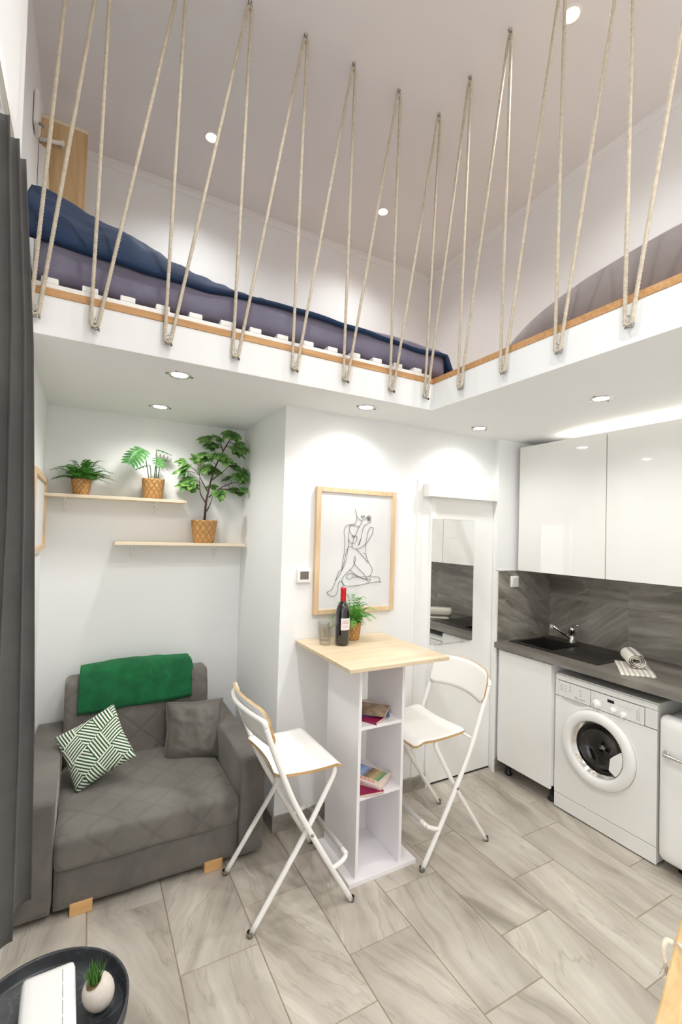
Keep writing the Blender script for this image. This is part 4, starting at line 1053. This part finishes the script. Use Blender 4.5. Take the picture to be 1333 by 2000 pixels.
mag('book', 'slim blue and brown book in the middle of the upper stack', (1.298, 1.985, zb + .0125), .12, .18, .010, 1.05, M['bluecover'], 'reading stack on the upper column shelf')
mag('book', 'tan and brown covered book on top of the upper stack', (1.290, 1.985, zb + .023), .13, .185, .013, .78, M['brownbook'], 'reading stack on the upper column shelf')
zb = .390
mag('magazine', 'magenta and dark blue magazine at the bottom of the lower stack', (1.250, 1.960, zb), .13, .20, .010, -.15, M['magenta'], 'magazine stack on the lower column shelf')
mag('magazine', 'pale thick magazine in the middle of the lower stack', (1.288, 1.985, zb + .0105), .145, .20, .013, .62, M['magwhite'], 'magazine stack on the lower column shelf')
mag('magazine', 'magazine with orange title and landscape photo on top of the lower stack', (1.285, 1.990, zb + .024), .150, .205, .010, .50, M['magwhite'], 'magazine stack on the lower column shelf', True)

# ================================================================== BAR STOOLS (local: x forward, y across, origin under the rear-left foot)
def make_stool(name, label, loc, rz, seat_shift, group):
    seat_shift += .015
    t = thing(name, label, 'stool', loc, group); t.rotation_euler = (0, 0, rz)
    W_ = .432
    def po(nm, mb, mat, parent=t, **k):
        par = parent; o = obj(nm, mb, mat, None, base=(0, 0, 0), **k); o.parent = par; o.location = (0, 0, 0); return o
    A = [(.452, 0, .008), (.35, 0, .175), (.25, 0, .345), (.15, 0, .53), (.055, 0, .76), (.028, 0, .835)]
    r = .0122
    for y in (0, W_):
        b = MB(); pts = smooth_path([(p[0], y, p[2]) for p in A], 5)
        b.tube(pts, r, 12); leg = po('leg', b, M['metalwhite'])
        b = MB(); b.lathe([(.0005, -.0), (.0135, 0), (.0140, .014), (.0125, .020)], 12, (.455, y, 0)); po('foot_cap', b, M['steel'], leg)
    # top bar of the back frame, bowed backwards
    b = MB(); b.tube(smooth_path([(.028, 0, .835), (.018, .010, .858), (-.010, .09, .868), (-.026, W_ / 2, .872), (-.010, W_ - .09, .868), (.018, W_ - .010, .858), (.028, W_, .835)], 6), r, 12)
    po('back_frame', b, M['metalwhite'])
    yi = .026
    for y in (yi, W_ - yi):
        b = MB(); pts = smooth_path([(0, y, .008), (.12, y, .182), (.24, y, .36), (.335, y, .52), (.362 , y, .572), (.362, y, .604)], 5)
        b.tube(pts, r * .95, 12); leg = po('leg', b, M['metalwhite'])
        b = MB(); b.lathe([(.0005, 0), (.0135, 0), (.0140, .014), (.0125, .020)], 12, (-.003, y, 0)); po('foot_cap', b, M['steel'], leg)
        b = MB(); yy = y - .02 if y < .2 else y + .02; b.lathe([(.0005, -.004), (.006, -.003), (.006, .003), (.0005, .004)], 10, (.245, y + (-.040 if y < .2 else .040), .352), 'y'); po('pivot_bolt', b, M['steel'], leg)
    # footrest
    b = MB(); b.tube(smooth_path([(.352, .0, .172), (.40, .0, .190), (.425, .012, .203), (.428, .05, .207), (.428, W_ - .05, .207), (.425, W_ - .012, .203), (.40, W_, .190), (.352, W_, .172)], 5), .0105, 10); po('footrest', b, M['metalwhite'])
    b = MB(); b.tube([(.428, .045, .207), (.428, W_ - .045, .207)], .0118, 12); po('foot_grip', b, M['greygrip'])
    # seat
    b = MB(); x0, x1, y0, y1 = .085, .392, .010, W_ - .010
    def outline(x):
        return 1
    def sfn(top):
        def fn(u, v):
            c = v * 2 - 1
            xx = x0 + u * (x1 - x0); yy = (y0 + y1) / 2 + c * (y1 - y0) / 2
            # rounded corners: squeeze
            e = .030
            du = min(u, 1 - u) * (x1 - x0)
            if du < e: yy = (y0 + y1) / 2 + c * ((y1 - y0) / 2 - (e - sqrt(max(0, e * e - (e - du) ** 2))))
            if u < .5: xx += .018 * (abs(c) ** 2) * (1 - u * 2) * -1 + .0
            z = .622 - .016 * sin(pi * u) * (1 - .4 * c * c) - .030 * max(0, (u - .86) / .14) ** 1.6 + .006 * (1 - u)
            return (xx, yy, z - (0 if top else .012))
        return fn
    NU, NV = 30, 24
    tp = sfn(True); bt = sfn(False)
    b.grid(NU, NV, tp, 0); b.grid(NU, NV, bt, 1)
    for uu in (0, 1): b.grid(1, NV, lambda a, v, uu=uu: tp(uu, v) if a > .5 else bt(uu, v), 1, False)
    for vv in (0, 1): b.grid(NU, 1, lambda u, a, vv=vv: tp(u, vv) if a > .5 else bt(u, vv), 1, False)
    s_ = po('seat', b, [M['metalwhite'], M['plyedge']], weld=True); s_.location.x = seat_shift
    b = MB(); b.tube([(.362 + seat_shift * .3, yi, .600), (.362 + seat_shift * .3, W_ - yi, .600)], .009, 10); b.tube([(.13 + 0, .0, .575), (.13, W_, .575)], .007, 8); po('seat_bar', b, M['metalwhite'])
    # backrest plate
    def bf(front):
        def fn(u, v):
            c = u * 2 - 1; e = .045; hgt = .165
            yy = W_ / 2 + c * (W_ / 2 + .004)
            d = (1 - abs(c)) * (W_ / 2)
            k = (e - sqrt(max(0, e * e - (e - d) ** 2))) if d < e else 0
            zc_ = .818 + (v - .5) * (hgt - 2 * k)
            zc_ += .022 * (1 - c * c) - (.0 if v > .5 else 0)
            xx = .050 - (zc_ - .80) * .30 + .014 - .045 * (1 - c * c)
            if not front: xx -= .012
            return (xx, yy, zc_)
        return fn
    b = MB(); f1, f2 = bf(True), bf(False); NU, NV = 30, 8
    b.grid(NU, NV, f1, 0); b.grid(NU, NV, f2, 0)
    for uu in (0, 1): b.grid(1, NV, lambda a, v, uu=uu: f1(uu, v) if a > .5 else f2(uu, v), 1, False)
    for vv in (0, 1): b.grid(NU, 1, lambda u, a, vv=vv: f1(u, vv) if a > .5 else f2(u, vv), 1, False)
    po('backrest', b, [M['metalwhite'], M['plyedge']], weld=True)
    return t
M['greygrip'] = plain('grey_grip', (176, 174, 170), .45)
make_stool('bar_stool', 'white folding bar stool left of the table, its back turned to the sofa', (.638, 1.788, 0), 0, 0.0, 'white folding bar stools')
make_stool('bar_stool', 'white folding bar stool right of the table, in front of the white door', (1.946, 2.222, 0), pi, .085, 'white folding bar stools')

# ================================================================== KITCHEN
KX = 2.525
# worktop with a real cut-out for the sink
b = MB()
wy0, wy1 = .05, YK - .010; sx0, sx1, sy0, sy1 = 2.650, 3.058, 1.655, 2.267
b.box(KX, sx0, wy0, wy1, .867, .9055); b.box(sx1, XK - .009, wy0, wy1, .867, .9055); b.box(sx0, sx1, wy0, sy0, .867, .9055); b.box(sx0, sx1, sy1, wy1, .867, .9055)
tag(obj('worktop', b, M['worktop'], weld=True), 'grey-brown laminate worktop running along the kitchen wall', 'worktop')
t = thing('sink', 'black composite sink with drainer set into the worktop', 'sink', (2.85, 1.96, .9055))
b = MB(); X0s, X1s, Y0s, Y1s = 2.634, 3.072, 1.640, 2.282; bx0, bx1, by0, by1 = 2.680, 2.980, 1.967, 2.251
zt = .9100; zl = .9060
b.box(X0s, bx0, Y0s, Y1s, zl, zt); b.box(bx1, X1s, Y0s, Y1s, zl, zt); b.box(bx0, bx1, by1, Y1s, zl, zt); b.box(bx0, bx1, Y0s, by0, zl, zt)
obj('rim', b, M['granite'], t)
b = MB(); d_ = .77; i_ = .015
vs = [(bx0, by0, zt), (bx1, by0, zt), (bx1, by1, zt), (bx0, by1, zt), (bx0 + i_, by0 + i_, d_), (bx1 - i_, by0 + i_, d_), (bx1 - i_, by1 - i_, d_), (bx0 + i_, by1 - i_, d_)]
b.add(vs, [(0, 1, 5, 4), (1, 2, 6, 5), (2, 3, 7, 6), (3, 0, 4, 7), (4, 5, 6, 7)]); o = obj('basin', b, M['granite'], t, fix=False); q = o.modifiers.new('s', 'SOLIDIFY'); q.thickness = .006; q.offset = 1
b = MB()
for i in range(5): b.box(2.72 + i * .05, 2.732 + i * .05, 1.675, 1.925, zt, zt + .0022)
obj('drainer_rib', b, M['granite'], t)
b = MB(); b.lathe([(.0005, .003), (.03, .003), (.034, 0)], 20, (2.83, 2.11, d_)); obj('drain', b, M['chrome'], t)
t = thing('kitchen_tap', 'chrome single-lever tap with slim swung-out spout behind the sink', 'tap', (3.027, 2.07, .910))
b = MB(); b.lathe([(.0005, 0), (.027, 0), (.027, .006), (.021, .010), (.021, .075), (.023, .078), (.023, .100), (.016, .112), (.0005, .115)], 24, (3.027, 2.07, .910)); obj('body', b, M['chrome'], t)
b = MB(); b.tube([(3.017, 2.075, .939), (2.96, 2.106, .983), (2.898, 2.134, 1.026)], [.010, .0095, .009], 12); b.tube([(2.898, 2.134, 1.026), (2.893, 2.136, 1.010)], .011, 12); obj('spout', b, M['chrome'], t)
b = MB(); b.tube([(2.895, 2.135, 1.032), (2.893, 2.136, 1.000)], .0125, 14); obj('nozzle', b, M['greygrip'], t)
b = MB(); b.tube([(3.032, 2.065, 1.020), (3.037, 2.025, 1.038)], [.008, .006], 10); obj('lever', b, M['chrome'], t)
# lower cupboard
t = thing('base_cupboard', 'white gloss base cupboard left of the washing machine on black feet', 'cabinet', (2.8, 2.09, 0))
b = MB(); cz0, cz1, cyb, cya = .098, .867, YK - .014, 1.873
for a in ((2.567, 3.1, cya, cya + .016, cz0, cz1), (2.567, 3.1, cyb - .016, cyb, cz0, cz1), (2.567, 3.1, cya, cyb, cz0, cz0 + .016), (3.085, 3.1, cya, cyb, cz0, cz1), (2.567, 2.63, cya + .016, cyb - .016, .847, cz1)): b.box(*a)
obj('carcass', b, M['melamine'], t)
b = MB(); b.box(2.545, 2.565, 1.875, 2.285, .100, .856); obj('door', b, M['gloss'], t, bevel=.0015)
for x in (2.62, 3.03):
    for y in (1.91, 2.25):
        b = MB(); b.lathe([(.0005, 0), (.024, 0), (.026, .012), (.016, .02), (.016, .078), (.026, .083), (.026, .098)], 16, (x, y, 0)); obj('foot', b, M['black'], t)
# wall cupboards
def wall_cup(y0, y1, label):
    t = thing('wall_cupboard', label, 'cabinet', (2.93, (y0 + y1) / 2, 1.407), 'white gloss wall cupboards')
    b = MB()
    for a in ((2.745, XK, y0, y0 + .016, 1.407, 2.284), (2.745, XK, y1 - .016, y1, 1.407, 2.284), (2.745, XK, y0, y1, 1.407, 1.423), (2.745, XK, y0, y1, 2.268, 2.284), (XK - .02, XK - .009, y0, y1, 1.42, 2.27)): b.box(*a)
    obj('carcass', b, M['melamine'], t)
    b = MB(); b.box(2.722, 2.742, y0 + .0015, y1 - .0015, 1.403, 2.286); obj('door', b, M['gloss'], t, bevel=.001)
wall_cup(1.656, 2.290, 'white gloss wall cupboard over the sink, left one'); wall_cup(1.020, 1.653, 'white gloss wall cupboard over the washing machine, beside the one over the sink'); wall_cup(.385, 1.017, 'white gloss wall cupboard beyond the right edge of view')
t = thing('led_strip', 'bright led strip lying on top of the wall cupboards', 'light', (2.83, 1.2, 2.286))
b = MB(); b.box(2.79, 2.83, .40, 2.0, 2.2845, 2.289); obj('profile', b, M['white'], t)
b = MB(); b.box(2.796, 2.824, .41, 1.99, 2.2891, 2.292); obj('diffuser', b, M['led'], t)
ld = bpy.data.lights.new('strip_light', 'AREA'); ld.shape = 'RECTANGLE'; ld.size = .03; ld.size_y = 1.5; ld.energy = STRIP_W; ld.color = (1, .95, .84)
lo = bpy.data.objects.new('strip_beam', ld); COL.objects.link(lo); lo.parent = t; lo.location = (-.02, 0, .008); lo.rotation_euler = (pi, 0, 0)
# light switch
t = thing('light_switch', 'white square light switch on the grey splashback by the door', 'switch', (2.717, YK - .008, 1.28))
b = MB(); b.rbox((2.717, YK - .0125, 1.320), (.082, .010, .082), .004, (6, 3, 6)); obj('plate', b, M['white'], t, weld=True)
b = MB(); b.prism([(YK - .0176, 1.292), (YK - .0226, 1.348), (YK - .017, 1.348), (YK - .017, 1.292)], 'x', 2.691, 2.743); obj('rocker', b, M['white'], t)
# tea towel
t = thing('tea_towel', 'striped tea towel folded flat with its end rolled up on the worktop', 'towel', (2.75, 1.49, .9055))
Q = [Vector((2.819, 1.649, 0)), Vector((2.570, 1.467, 0)), Vector((2.694, 1.349, 0)), Vector((2.913, 1.513, 0))]
def tow(u, v):
    p = Q[0].lerp(Q[1], v).lerp(Q[3].lerp(Q[2], v), u)
    z = .9155 + .004 * noise.noise(Vector((u * 4, v * 4, 2))) - .005 * (v > .97)
    return (p.x, p.y, z)
b = MB(); b.grid(24, 24, tow); o = obj('flat_part', b, M['towel'], t); q = o.modifiers.new('s', 'SOLIDIFY'); q.thickness = .008; q.offset = -1
b = MB(); c0 = Vector((2.885, 1.600, .958)); c1 = Vector((2.735, 1.470, .958)); ax_ = (c1 - c0).normalized(); sd = ax_.cross(Vector((0, 0, 1))).normalized()
def roll(u, v):
    a = u * 2 * pi * 3.2; r = .013 + .029 * u ; c = c0.lerp(c1, v)
    return c + sd * (r * 1.15 * cos(a + 1)) + Vector((0, 0, r * .95 * sin(a + 1))) + ax_ * (.012 * (1 - u) * (v > .5) * -1 + .003 * sin(a))
b.grid(110, 12, roll); o = obj('rolled_part', b, M['towel'], t); q = o.modifiers.new('s', 'SOLIDIFY'); q.thickness = .004; q.offset = 0

# washing machine
WX, wy0_, wy1_, WH = 2.572, 1.283, 1.862, .812
t = thing('washing_machine', 'white front-loading washing machine under the worktop', 'washing machine', (2.79, 1.572, 0))
cy_, cz_ = 1.595, .452
b = MB()
# shell: sides, top, back and a front panel with a round opening
b.box(WX + .011, WX + .44, wy0_, wy0_ + .012, .012, WH); b.box(WX + .011, WX + .44, wy1_ - .012, wy1_, .012, WH)
b.box(WX + .011, WX + .44, wy0_ + .012, wy1_ - .012, WH - .012, WH); b.box(WX + .011, WX + .44, wy0_ + .012, wy1_ - .012, .012, .024); b.box(WX + .43, WX + .44, wy0_, wy1_, .012, WH)
obj('body', b, M['appliance'], t, bevel=.003)
b = MB(); ring = []
N_ = 64
fy0, fy1, fz0, fz1 = wy0_, wy1_, .095, .676
outer = []
angs = sorted([2 * pi * k / N_ for k in range(N_)] + [atan2(z - cz_, y - cy_) % (2 * pi) for y in (fy0, fy1) for z in (fz0, fz1)])
N_ = len(angs)
for a in angs:
    dy, dz_ = cos(a), sin(a)
    tt = min((fy1 - cy_) / dy if dy > 1e-6 else ((fy0 - cy_) / dy if dy < -1e-6 else 9), (fz1 - cz_) / dz_ if dz_ > 1e-6 else ((fz0 - cz_) / dz_ if dz_ < -1e-6 else 9))
    outer.append((WX, cy_ + dy * tt, cz_ + dz_ * tt))
inner = [(WX, cy_ + .214 * cos(a), cz_ + .214 * sin(a)) for a in angs]
inn2 = [(WX + .010, p[1], p[2]) for p in inner]; out2 = [(WX + .010, p[1], p[2]) for p in outer]
b.add(outer + inner + inn2 + out2, [(k, (k + 1) % N_, N_ + (k + 1) % N_, N_ + k) for k in range(N_)] + [(N_ + k, N_ + (k + 1) % N_, 2 * N_ + (k + 1) % N_, 2 * N_ + k) for k in range(N_)] + [(k, 3 * N_ + k, 3 * N_ + (k + 1) % N_, (k + 1) % N_) for k in range(N_)])
obj('front_panel', b, M['appliance'], t, fix=False)
b = MB(); b.box(WX, WX + .012, fy0, fy1, .008, .091); obj('kick_panel', b, M['appliance'], t, bevel=.002)
# control fascia, detergent drawer, knobs
b = MB(); b.box(WX - .004, WX + .012, 1.346, 1.634, .680, .772); cp = obj('control_panel', b, M['appliance'], t, bevel=.002)
b = MB(); b.box(WX, WX + .012, fy0, fy1, .776, WH - .006); b.box(WX, WX + .012, fy0, 1.343, .680, .774); b.box(WX, WX + .012, 1.842, fy1, .680, .774); obj('top_band', b, M['appliance'], t, bevel=.002)
b = MB(); b.box(WX - .004, WX + .012, 1.638, 1.838, .682, .772); dr = obj('detergent_drawer', b, M['appliance'], t, bevel=.002)
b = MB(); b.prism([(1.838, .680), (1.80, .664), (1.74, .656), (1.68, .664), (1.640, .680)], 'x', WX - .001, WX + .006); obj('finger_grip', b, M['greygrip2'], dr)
for (y, z, r) in ((1.595, .712, .024), (1.502, .708, .017), (1.449, .700, .017)):
    b = MB(); b.lathe([(r, 0), (r * .96, -.008), (r * .85, -.019), (.0005, -.021)], 28, (WX - .004, y, z), 'x'); k_ = obj('knob', b, M['white'], t)
    b = MB(); b.box(WX - .0265, WX - .022, y - .0025, y + .0025, z - r * .8, z + r * .8); obj('knob_grip', b, M['white'], k_)
b = MB(); b.box(WX - .0055, WX - .003, 1.501, 1.537, .739, .755); obj('display', b, M['darkscreen'], t)
ux, uz = (0, -1, 0), (0, 0, 1)
tm = text_mb('indesit', .017, (WX - .004, 1.712, .694), ux, uz, .0008)
tm.tube([(WX - .0048, 1.724 + .0075 * cos(a), .700 + .0075 * sin(a)) for a in [2 * pi * k / 20 for k in range(20)]], .0009, 4, closed=True)
tm.box(WX - .005, WX - .0045, 1.7232, 1.7248, .6955, .7035)
obj('logo', tm, M['greytext'], dr, fix=False)
b = MB(); rg = random.Random(2)
def dash(y, z, w): b.box(WX - .0046, WX - .0041, y - w, y, z, z + .0022)
for r_ in range(7):
    for c_ in (1.826, 1.800, 1.768, 1.705):
        if rg.random() < .8: dash(c_, .756 - r_ * .0065, rg.uniform(.008, .018))
obj('programme_print', b, M['greytext'], dr)
b = MB()
for k in range(11):
    a = radians(-60 + k * 30); dash(1.597 + .032 * cos(a), .711 + .032 * sin(a), .005)
for r_ in range(4): dash(1.478 - r_ * .012, .742 - (r_ % 2) * .008, .010); dash(1.44 - r_ * .01, .746 - (r_ % 3) * .007, .007)
for r_ in range(8): dash(1.383, .745 - r_ * .007, .009); dash(1.370, .745 - r_ * .007, .004)
dash(1.625, .757, .016); dash(1.374, .757, .010)
obj('panel_print', b, M['greytext'], cp)
# door
b = MB()
def ringprof(i, a): return 1
N_ = 72
prof = [(.212, .004), (.213, -.010), (.207, -.020), (.190, -.026), (.168, -.026), (.156, -.020), (.150, -.008), (.148, .012)]
b.lathe(prof, N_, (WX, cy_, cz_), 'x')
dd = obj('door', b, M['appliance'], t, fix=True)
# the grip wedge on the right of the door ring
b = MB(); wed = [(cy_ - .150 * cos(radians(a)), cz_ + .150 * sin(radians(a))) for a in (18, 8, -2, -12, -22, -32, -40)]
wed = wed + [(cy_ - .078, cz_ - .075), (cy_ - .085, cz_ - .01), (cy_ - .105, cz_ + .012)]
b.prism(wed, 'x', WX - .021, WX - .006); obj('door_grip', b, M['appliance'], dd, bevel=.003)
b = MB(); b.lathe([(.132, .012), (.120, .034), (.100, .055), (.06, .068), (.0005, .07)], 48, (WX, cy_, cz_), 'x'); o = obj('door_glass', b, M['doorglass'], dd); q = o.modifiers.new('s', 'SOLIDIFY'); q.thickness = .004
b = MB(); b.lathe([(.1495, -.006), (.1495, .02), (.134, .024), (.130, .016), (.134, .010), (.144, .0), (.1495, -.006)], 48, (WX, cy_, cz_), 'x'); obj('door_trim', b, M['chrome'], dd)
b = MB(); b.lathe([(.150, .012), (.146, .07), (.205, .075), (.205, .34), (.0005, .35)], 48, (WX, cy_, cz_), 'x'); obj('drum', b, M['steel'], t, fix=False)
for x in (WX + .05, WX + .40):
    for y in (wy0_ + .05, wy1_ - .05):
        b = MB(); b.lathe([(.0005, 0), (.018, 0), (.018, .013)], 12, (x, y, 0)); obj('foot', b, M['black'], t)
# retro fridge
t = thing('fridge', 'white rounded retro fridge with chrome handle at the right edge', 'fridge', (2.75, .95, 0))
b = MB(); b.rbox((2.84, .982, .415), (.45, .56, .70), .03, (8, 8, 10)); obj('body', b, M['appliance'], t, weld=True)
b = MB(); b.rbox((2.583, .982, .415), (.075, .575, .715), .034, (6, 16, 18)); obj('door', b, M['appliance'], t, weld=True)
b = MB(); b.tube(smooth_path([(2.546, 1.232, .590), (2.524, 1.228, .590), (2.520, 1.21, .590), (2.520, 1.04, .590), (2.524, 1.02, .590), (2.546, 1.018, .590)], 5), .009, 10)
b.lathe([(.016, .0), (.017, -.006), (.012, -.010), (.0005, -.011)], 18, (2.546, 1.227, .590), 'x'); obj('handle', b, M['chrome'], t)
for x in (2.65, 3.0):
    for y in (.76, 1.2):
        b = MB(); b.lathe([(.0005, 0), (.018, 0), (.02, .07)], 12, (x, y, 0)); obj('foot', b, M['black'], t)

# ================================================================== LADDER TO THE RIGHT LOFT
t = thing('loft_ladder', 'pine ladder leaning up to the right loft, its rail crossing the lower right corner', 'ladder', (.5, .2, 0))
sl_ = .573
def lad(zv, off=0): return .797 + sl_ * (zv - .878) + off
dv_ = Vector((sl_, 0, 1)).normalized(); nv = Vector((1, 0, -sl_)).normalized()
def rail(y0):
    p0 = Vector((lad(0.0), 0, 0)); p1 = Vector((lad(2.36), 0, 2.36)); wd = .10
    q = [p0, p1, p1 + nv * wd, p0 + nv * wd + Vector((0, 0, 0))]
    q[3] = Vector((p0.x + wd / nv.x, 0, 0))
    b = MB(); b.prism([(p.x, p.z) for p in q], 'y', y0, y0 + .032); return b
for y in (.368, -.03): obj('rail', rail(y), M['ladderpine'], t, bevel=.004)
for i in range(1, 9):
    z = .27 * i
    b = MB(); b.box(lad(z) + .012, lad(z) + .11, (.002), .368, z - .011, z + .011); obj('step', b, M['ladderpine'], t, bevel=.002)
# short rope tied to the rail
t = thing('rope_tie', 'short cream rope tied round the ladder rail at the lower right', 'rope', (1.0, .42, .86))
zc0 = .985; xc = lad(zc0) + .05
b = MB()
loop = [Vector((lad(zc0), 0, zc0)) + nv * (.05 + .054 * cos(a)) + Vector((0, .384 + .022 * sin(a), 0)) for a in [2 * pi * q / 24 for q in range(24)]]
b.tube(loop, .004, 8, closed=True)
obj('loop', b, M['rope'], t)
b = MB(); s0 = Vector((lad(zc0) - .004, .40, zc0))
b.tube(smooth_path([s0, s0 + Vector((-.006, .006, .001)), s0 + Vector((-.013, .007, -.006)), s0 + Vector((-.014, .007, -.018)), s0 + Vector((-.010, .006, -.030))], 5), [.004] * 20 + [.0045], 8)
rg = random.Random(5)
for k in range(14): b.tube([s0 + Vector((-.010, .006, -.029)), s0 + Vector((-.010 + rg.uniform(-.009, .009), .006 + rg.uniform(-.006, .006), -.046 - rg.random() * .008))], .0008, 4)
obj('loose_end', b, M['rope'], t)

# ================================================================== TRAY TABLE
TC = Vector((-.045, 1.207, 0)); TZ = .555; RR = .172
t = thing('tray_table', 'round black marbled tray table beside the curtain in the lower left corner', 'table', (TC.x, TC.y, 0))
b = MB(); b.lathe([(.0005, TZ - .036), (RR - .012, TZ - .036), (RR - .002, TZ - .030), (RR, TZ), (RR - .004, TZ + .001), (RR - .007, TZ - .002), (RR - .009, TZ - .026), (RR - .016, TZ - .031), (.0005, TZ - .031)], 72, TC); obj('tray', b, M['traymetal'], t)
for k in range(4):
    a = pi / 4 + k * pi / 2; p = TC + Vector((cos(a) * .125, sin(a) * .125, 0)); q = TC + Vector((cos(a) * .145, sin(a) * .145, 0))
    b = MB(); b.tube([(q.x, q.y, .0), (p.x, p.y, TZ - .036)], .008, 10); obj('leg', b, M['black'], t)
b = MB(); b.tube([TC + Vector((cos(a) * .118, sin(a) * .118, TZ - .046)) for a in [2 * pi * k / 48 for k in range(48)]], .006, 8, closed=True); obj('ring', b, M['black'], t)
ZT = TZ - .031
# white box with a perforated line
t = thing('tissue_box', 'white rounded box with a perforated slit lying on the black tray', 'box', (-.038, 1.18, ZT))
b = MB(); R = Matrix.Translation((-.036, 1.172, ZT + .0365)) @ Matrix.Rotation(radians(2), 4, 'Z')
b.rbox((0, 0, 0), (.106, .215, .073), .010, (8, 12, 6)); b.xf(R); obj('carton', b, M['white'], t, weld=True)
b = MB()
for k in range(5): 
    y = .088 - k * .040; b.box(.027, .0278, y - .034, y, .0366, .0370)
b.xf(R); obj('slit', b, M['ink'], t)
# white cup-like container at the left rim
t = thing('container', 'plain white rounded container at the left rim of the black tray', 'container', (-.165, 1.205, ZT))
b = MB(); b.lathe([(.0005, 0), (.030, 0), (.034, .006), (.034, .07), (.028, .08), (.0005, .083)], 32, (-.158, 1.205, ZT)); obj('body', b, M['white'], t)
# succulent
t = thing('potted_grass', 'tuft of green grass in a speckled egg-shaped pot on the black tray', 'plant', (.065, 1.205, ZT))
pc = Vector((.066, 1.200, ZT))
b = MB(); n1, n2 = 28, 16
tilt = Matrix.Rotation(radians(-22), 4, 'Y') @ Matrix.Rotation(radians(8), 4, 'X')
prof = []
for i in range(13):
    a = -pi / 2 + pi * .80 * i / 12; prof.append((max(.0005, .0325 * cos(a) * (1 + .06 * sin(a))), .040 + .042 * sin(a)))
prof += [(prof[-1][0] - .004, prof[-1][1] - .001), (prof[-1][0] - .003, prof[-1][1] - .010)]
b.lathe(prof, 32); b.xf(Matrix.Translation(pc + Vector((0, 0, .0045))) @ Matrix.Translation((0, 0, .03)) @ tilt @ Matrix.Translation((0, 0, -.03)))
mz = min(p.z for p in b.v)
for p in b.v: p.z = max(p.z, ZT + .0003)
obj('pot', b, M['cement'], t)
TT = Matrix.Translation(pc + Vector((0, 0, .0045))) @ Matrix.Translation((0, 0, .03)) @ tilt @ Matrix.Translation((0, 0, -.03))
b = MB(); rp = prof[-1][0]; zp = prof[-1][1]
b.lathe([(.0005, zp + .003), (rp * .6, zp + .004), (rp + .002, zp)], 24); b.xf(TT); obj('gravel', b, M['gravel'], t)
b = MB(); rg = random.Random(11)
for k in range(60):
    a = rg.uniform(0, 2 * pi); r_ = rg.uniform(0, .010); o_ = TT @ Vector((r_ * cos(a), r_ * sin(a), zp + .002))
    dr_ = Vector((cos(a) * rg.uniform(.1, .75), sin(a) * rg.uniform(.1, .75), 1)); blade(b, o_, dr_, Vector((-cos(a), -sin(a), .3)) * -1, rg.uniform(.030, .050), .0032, .25, 5)
obj('foliage', b, M['grass'], t, fix=False)
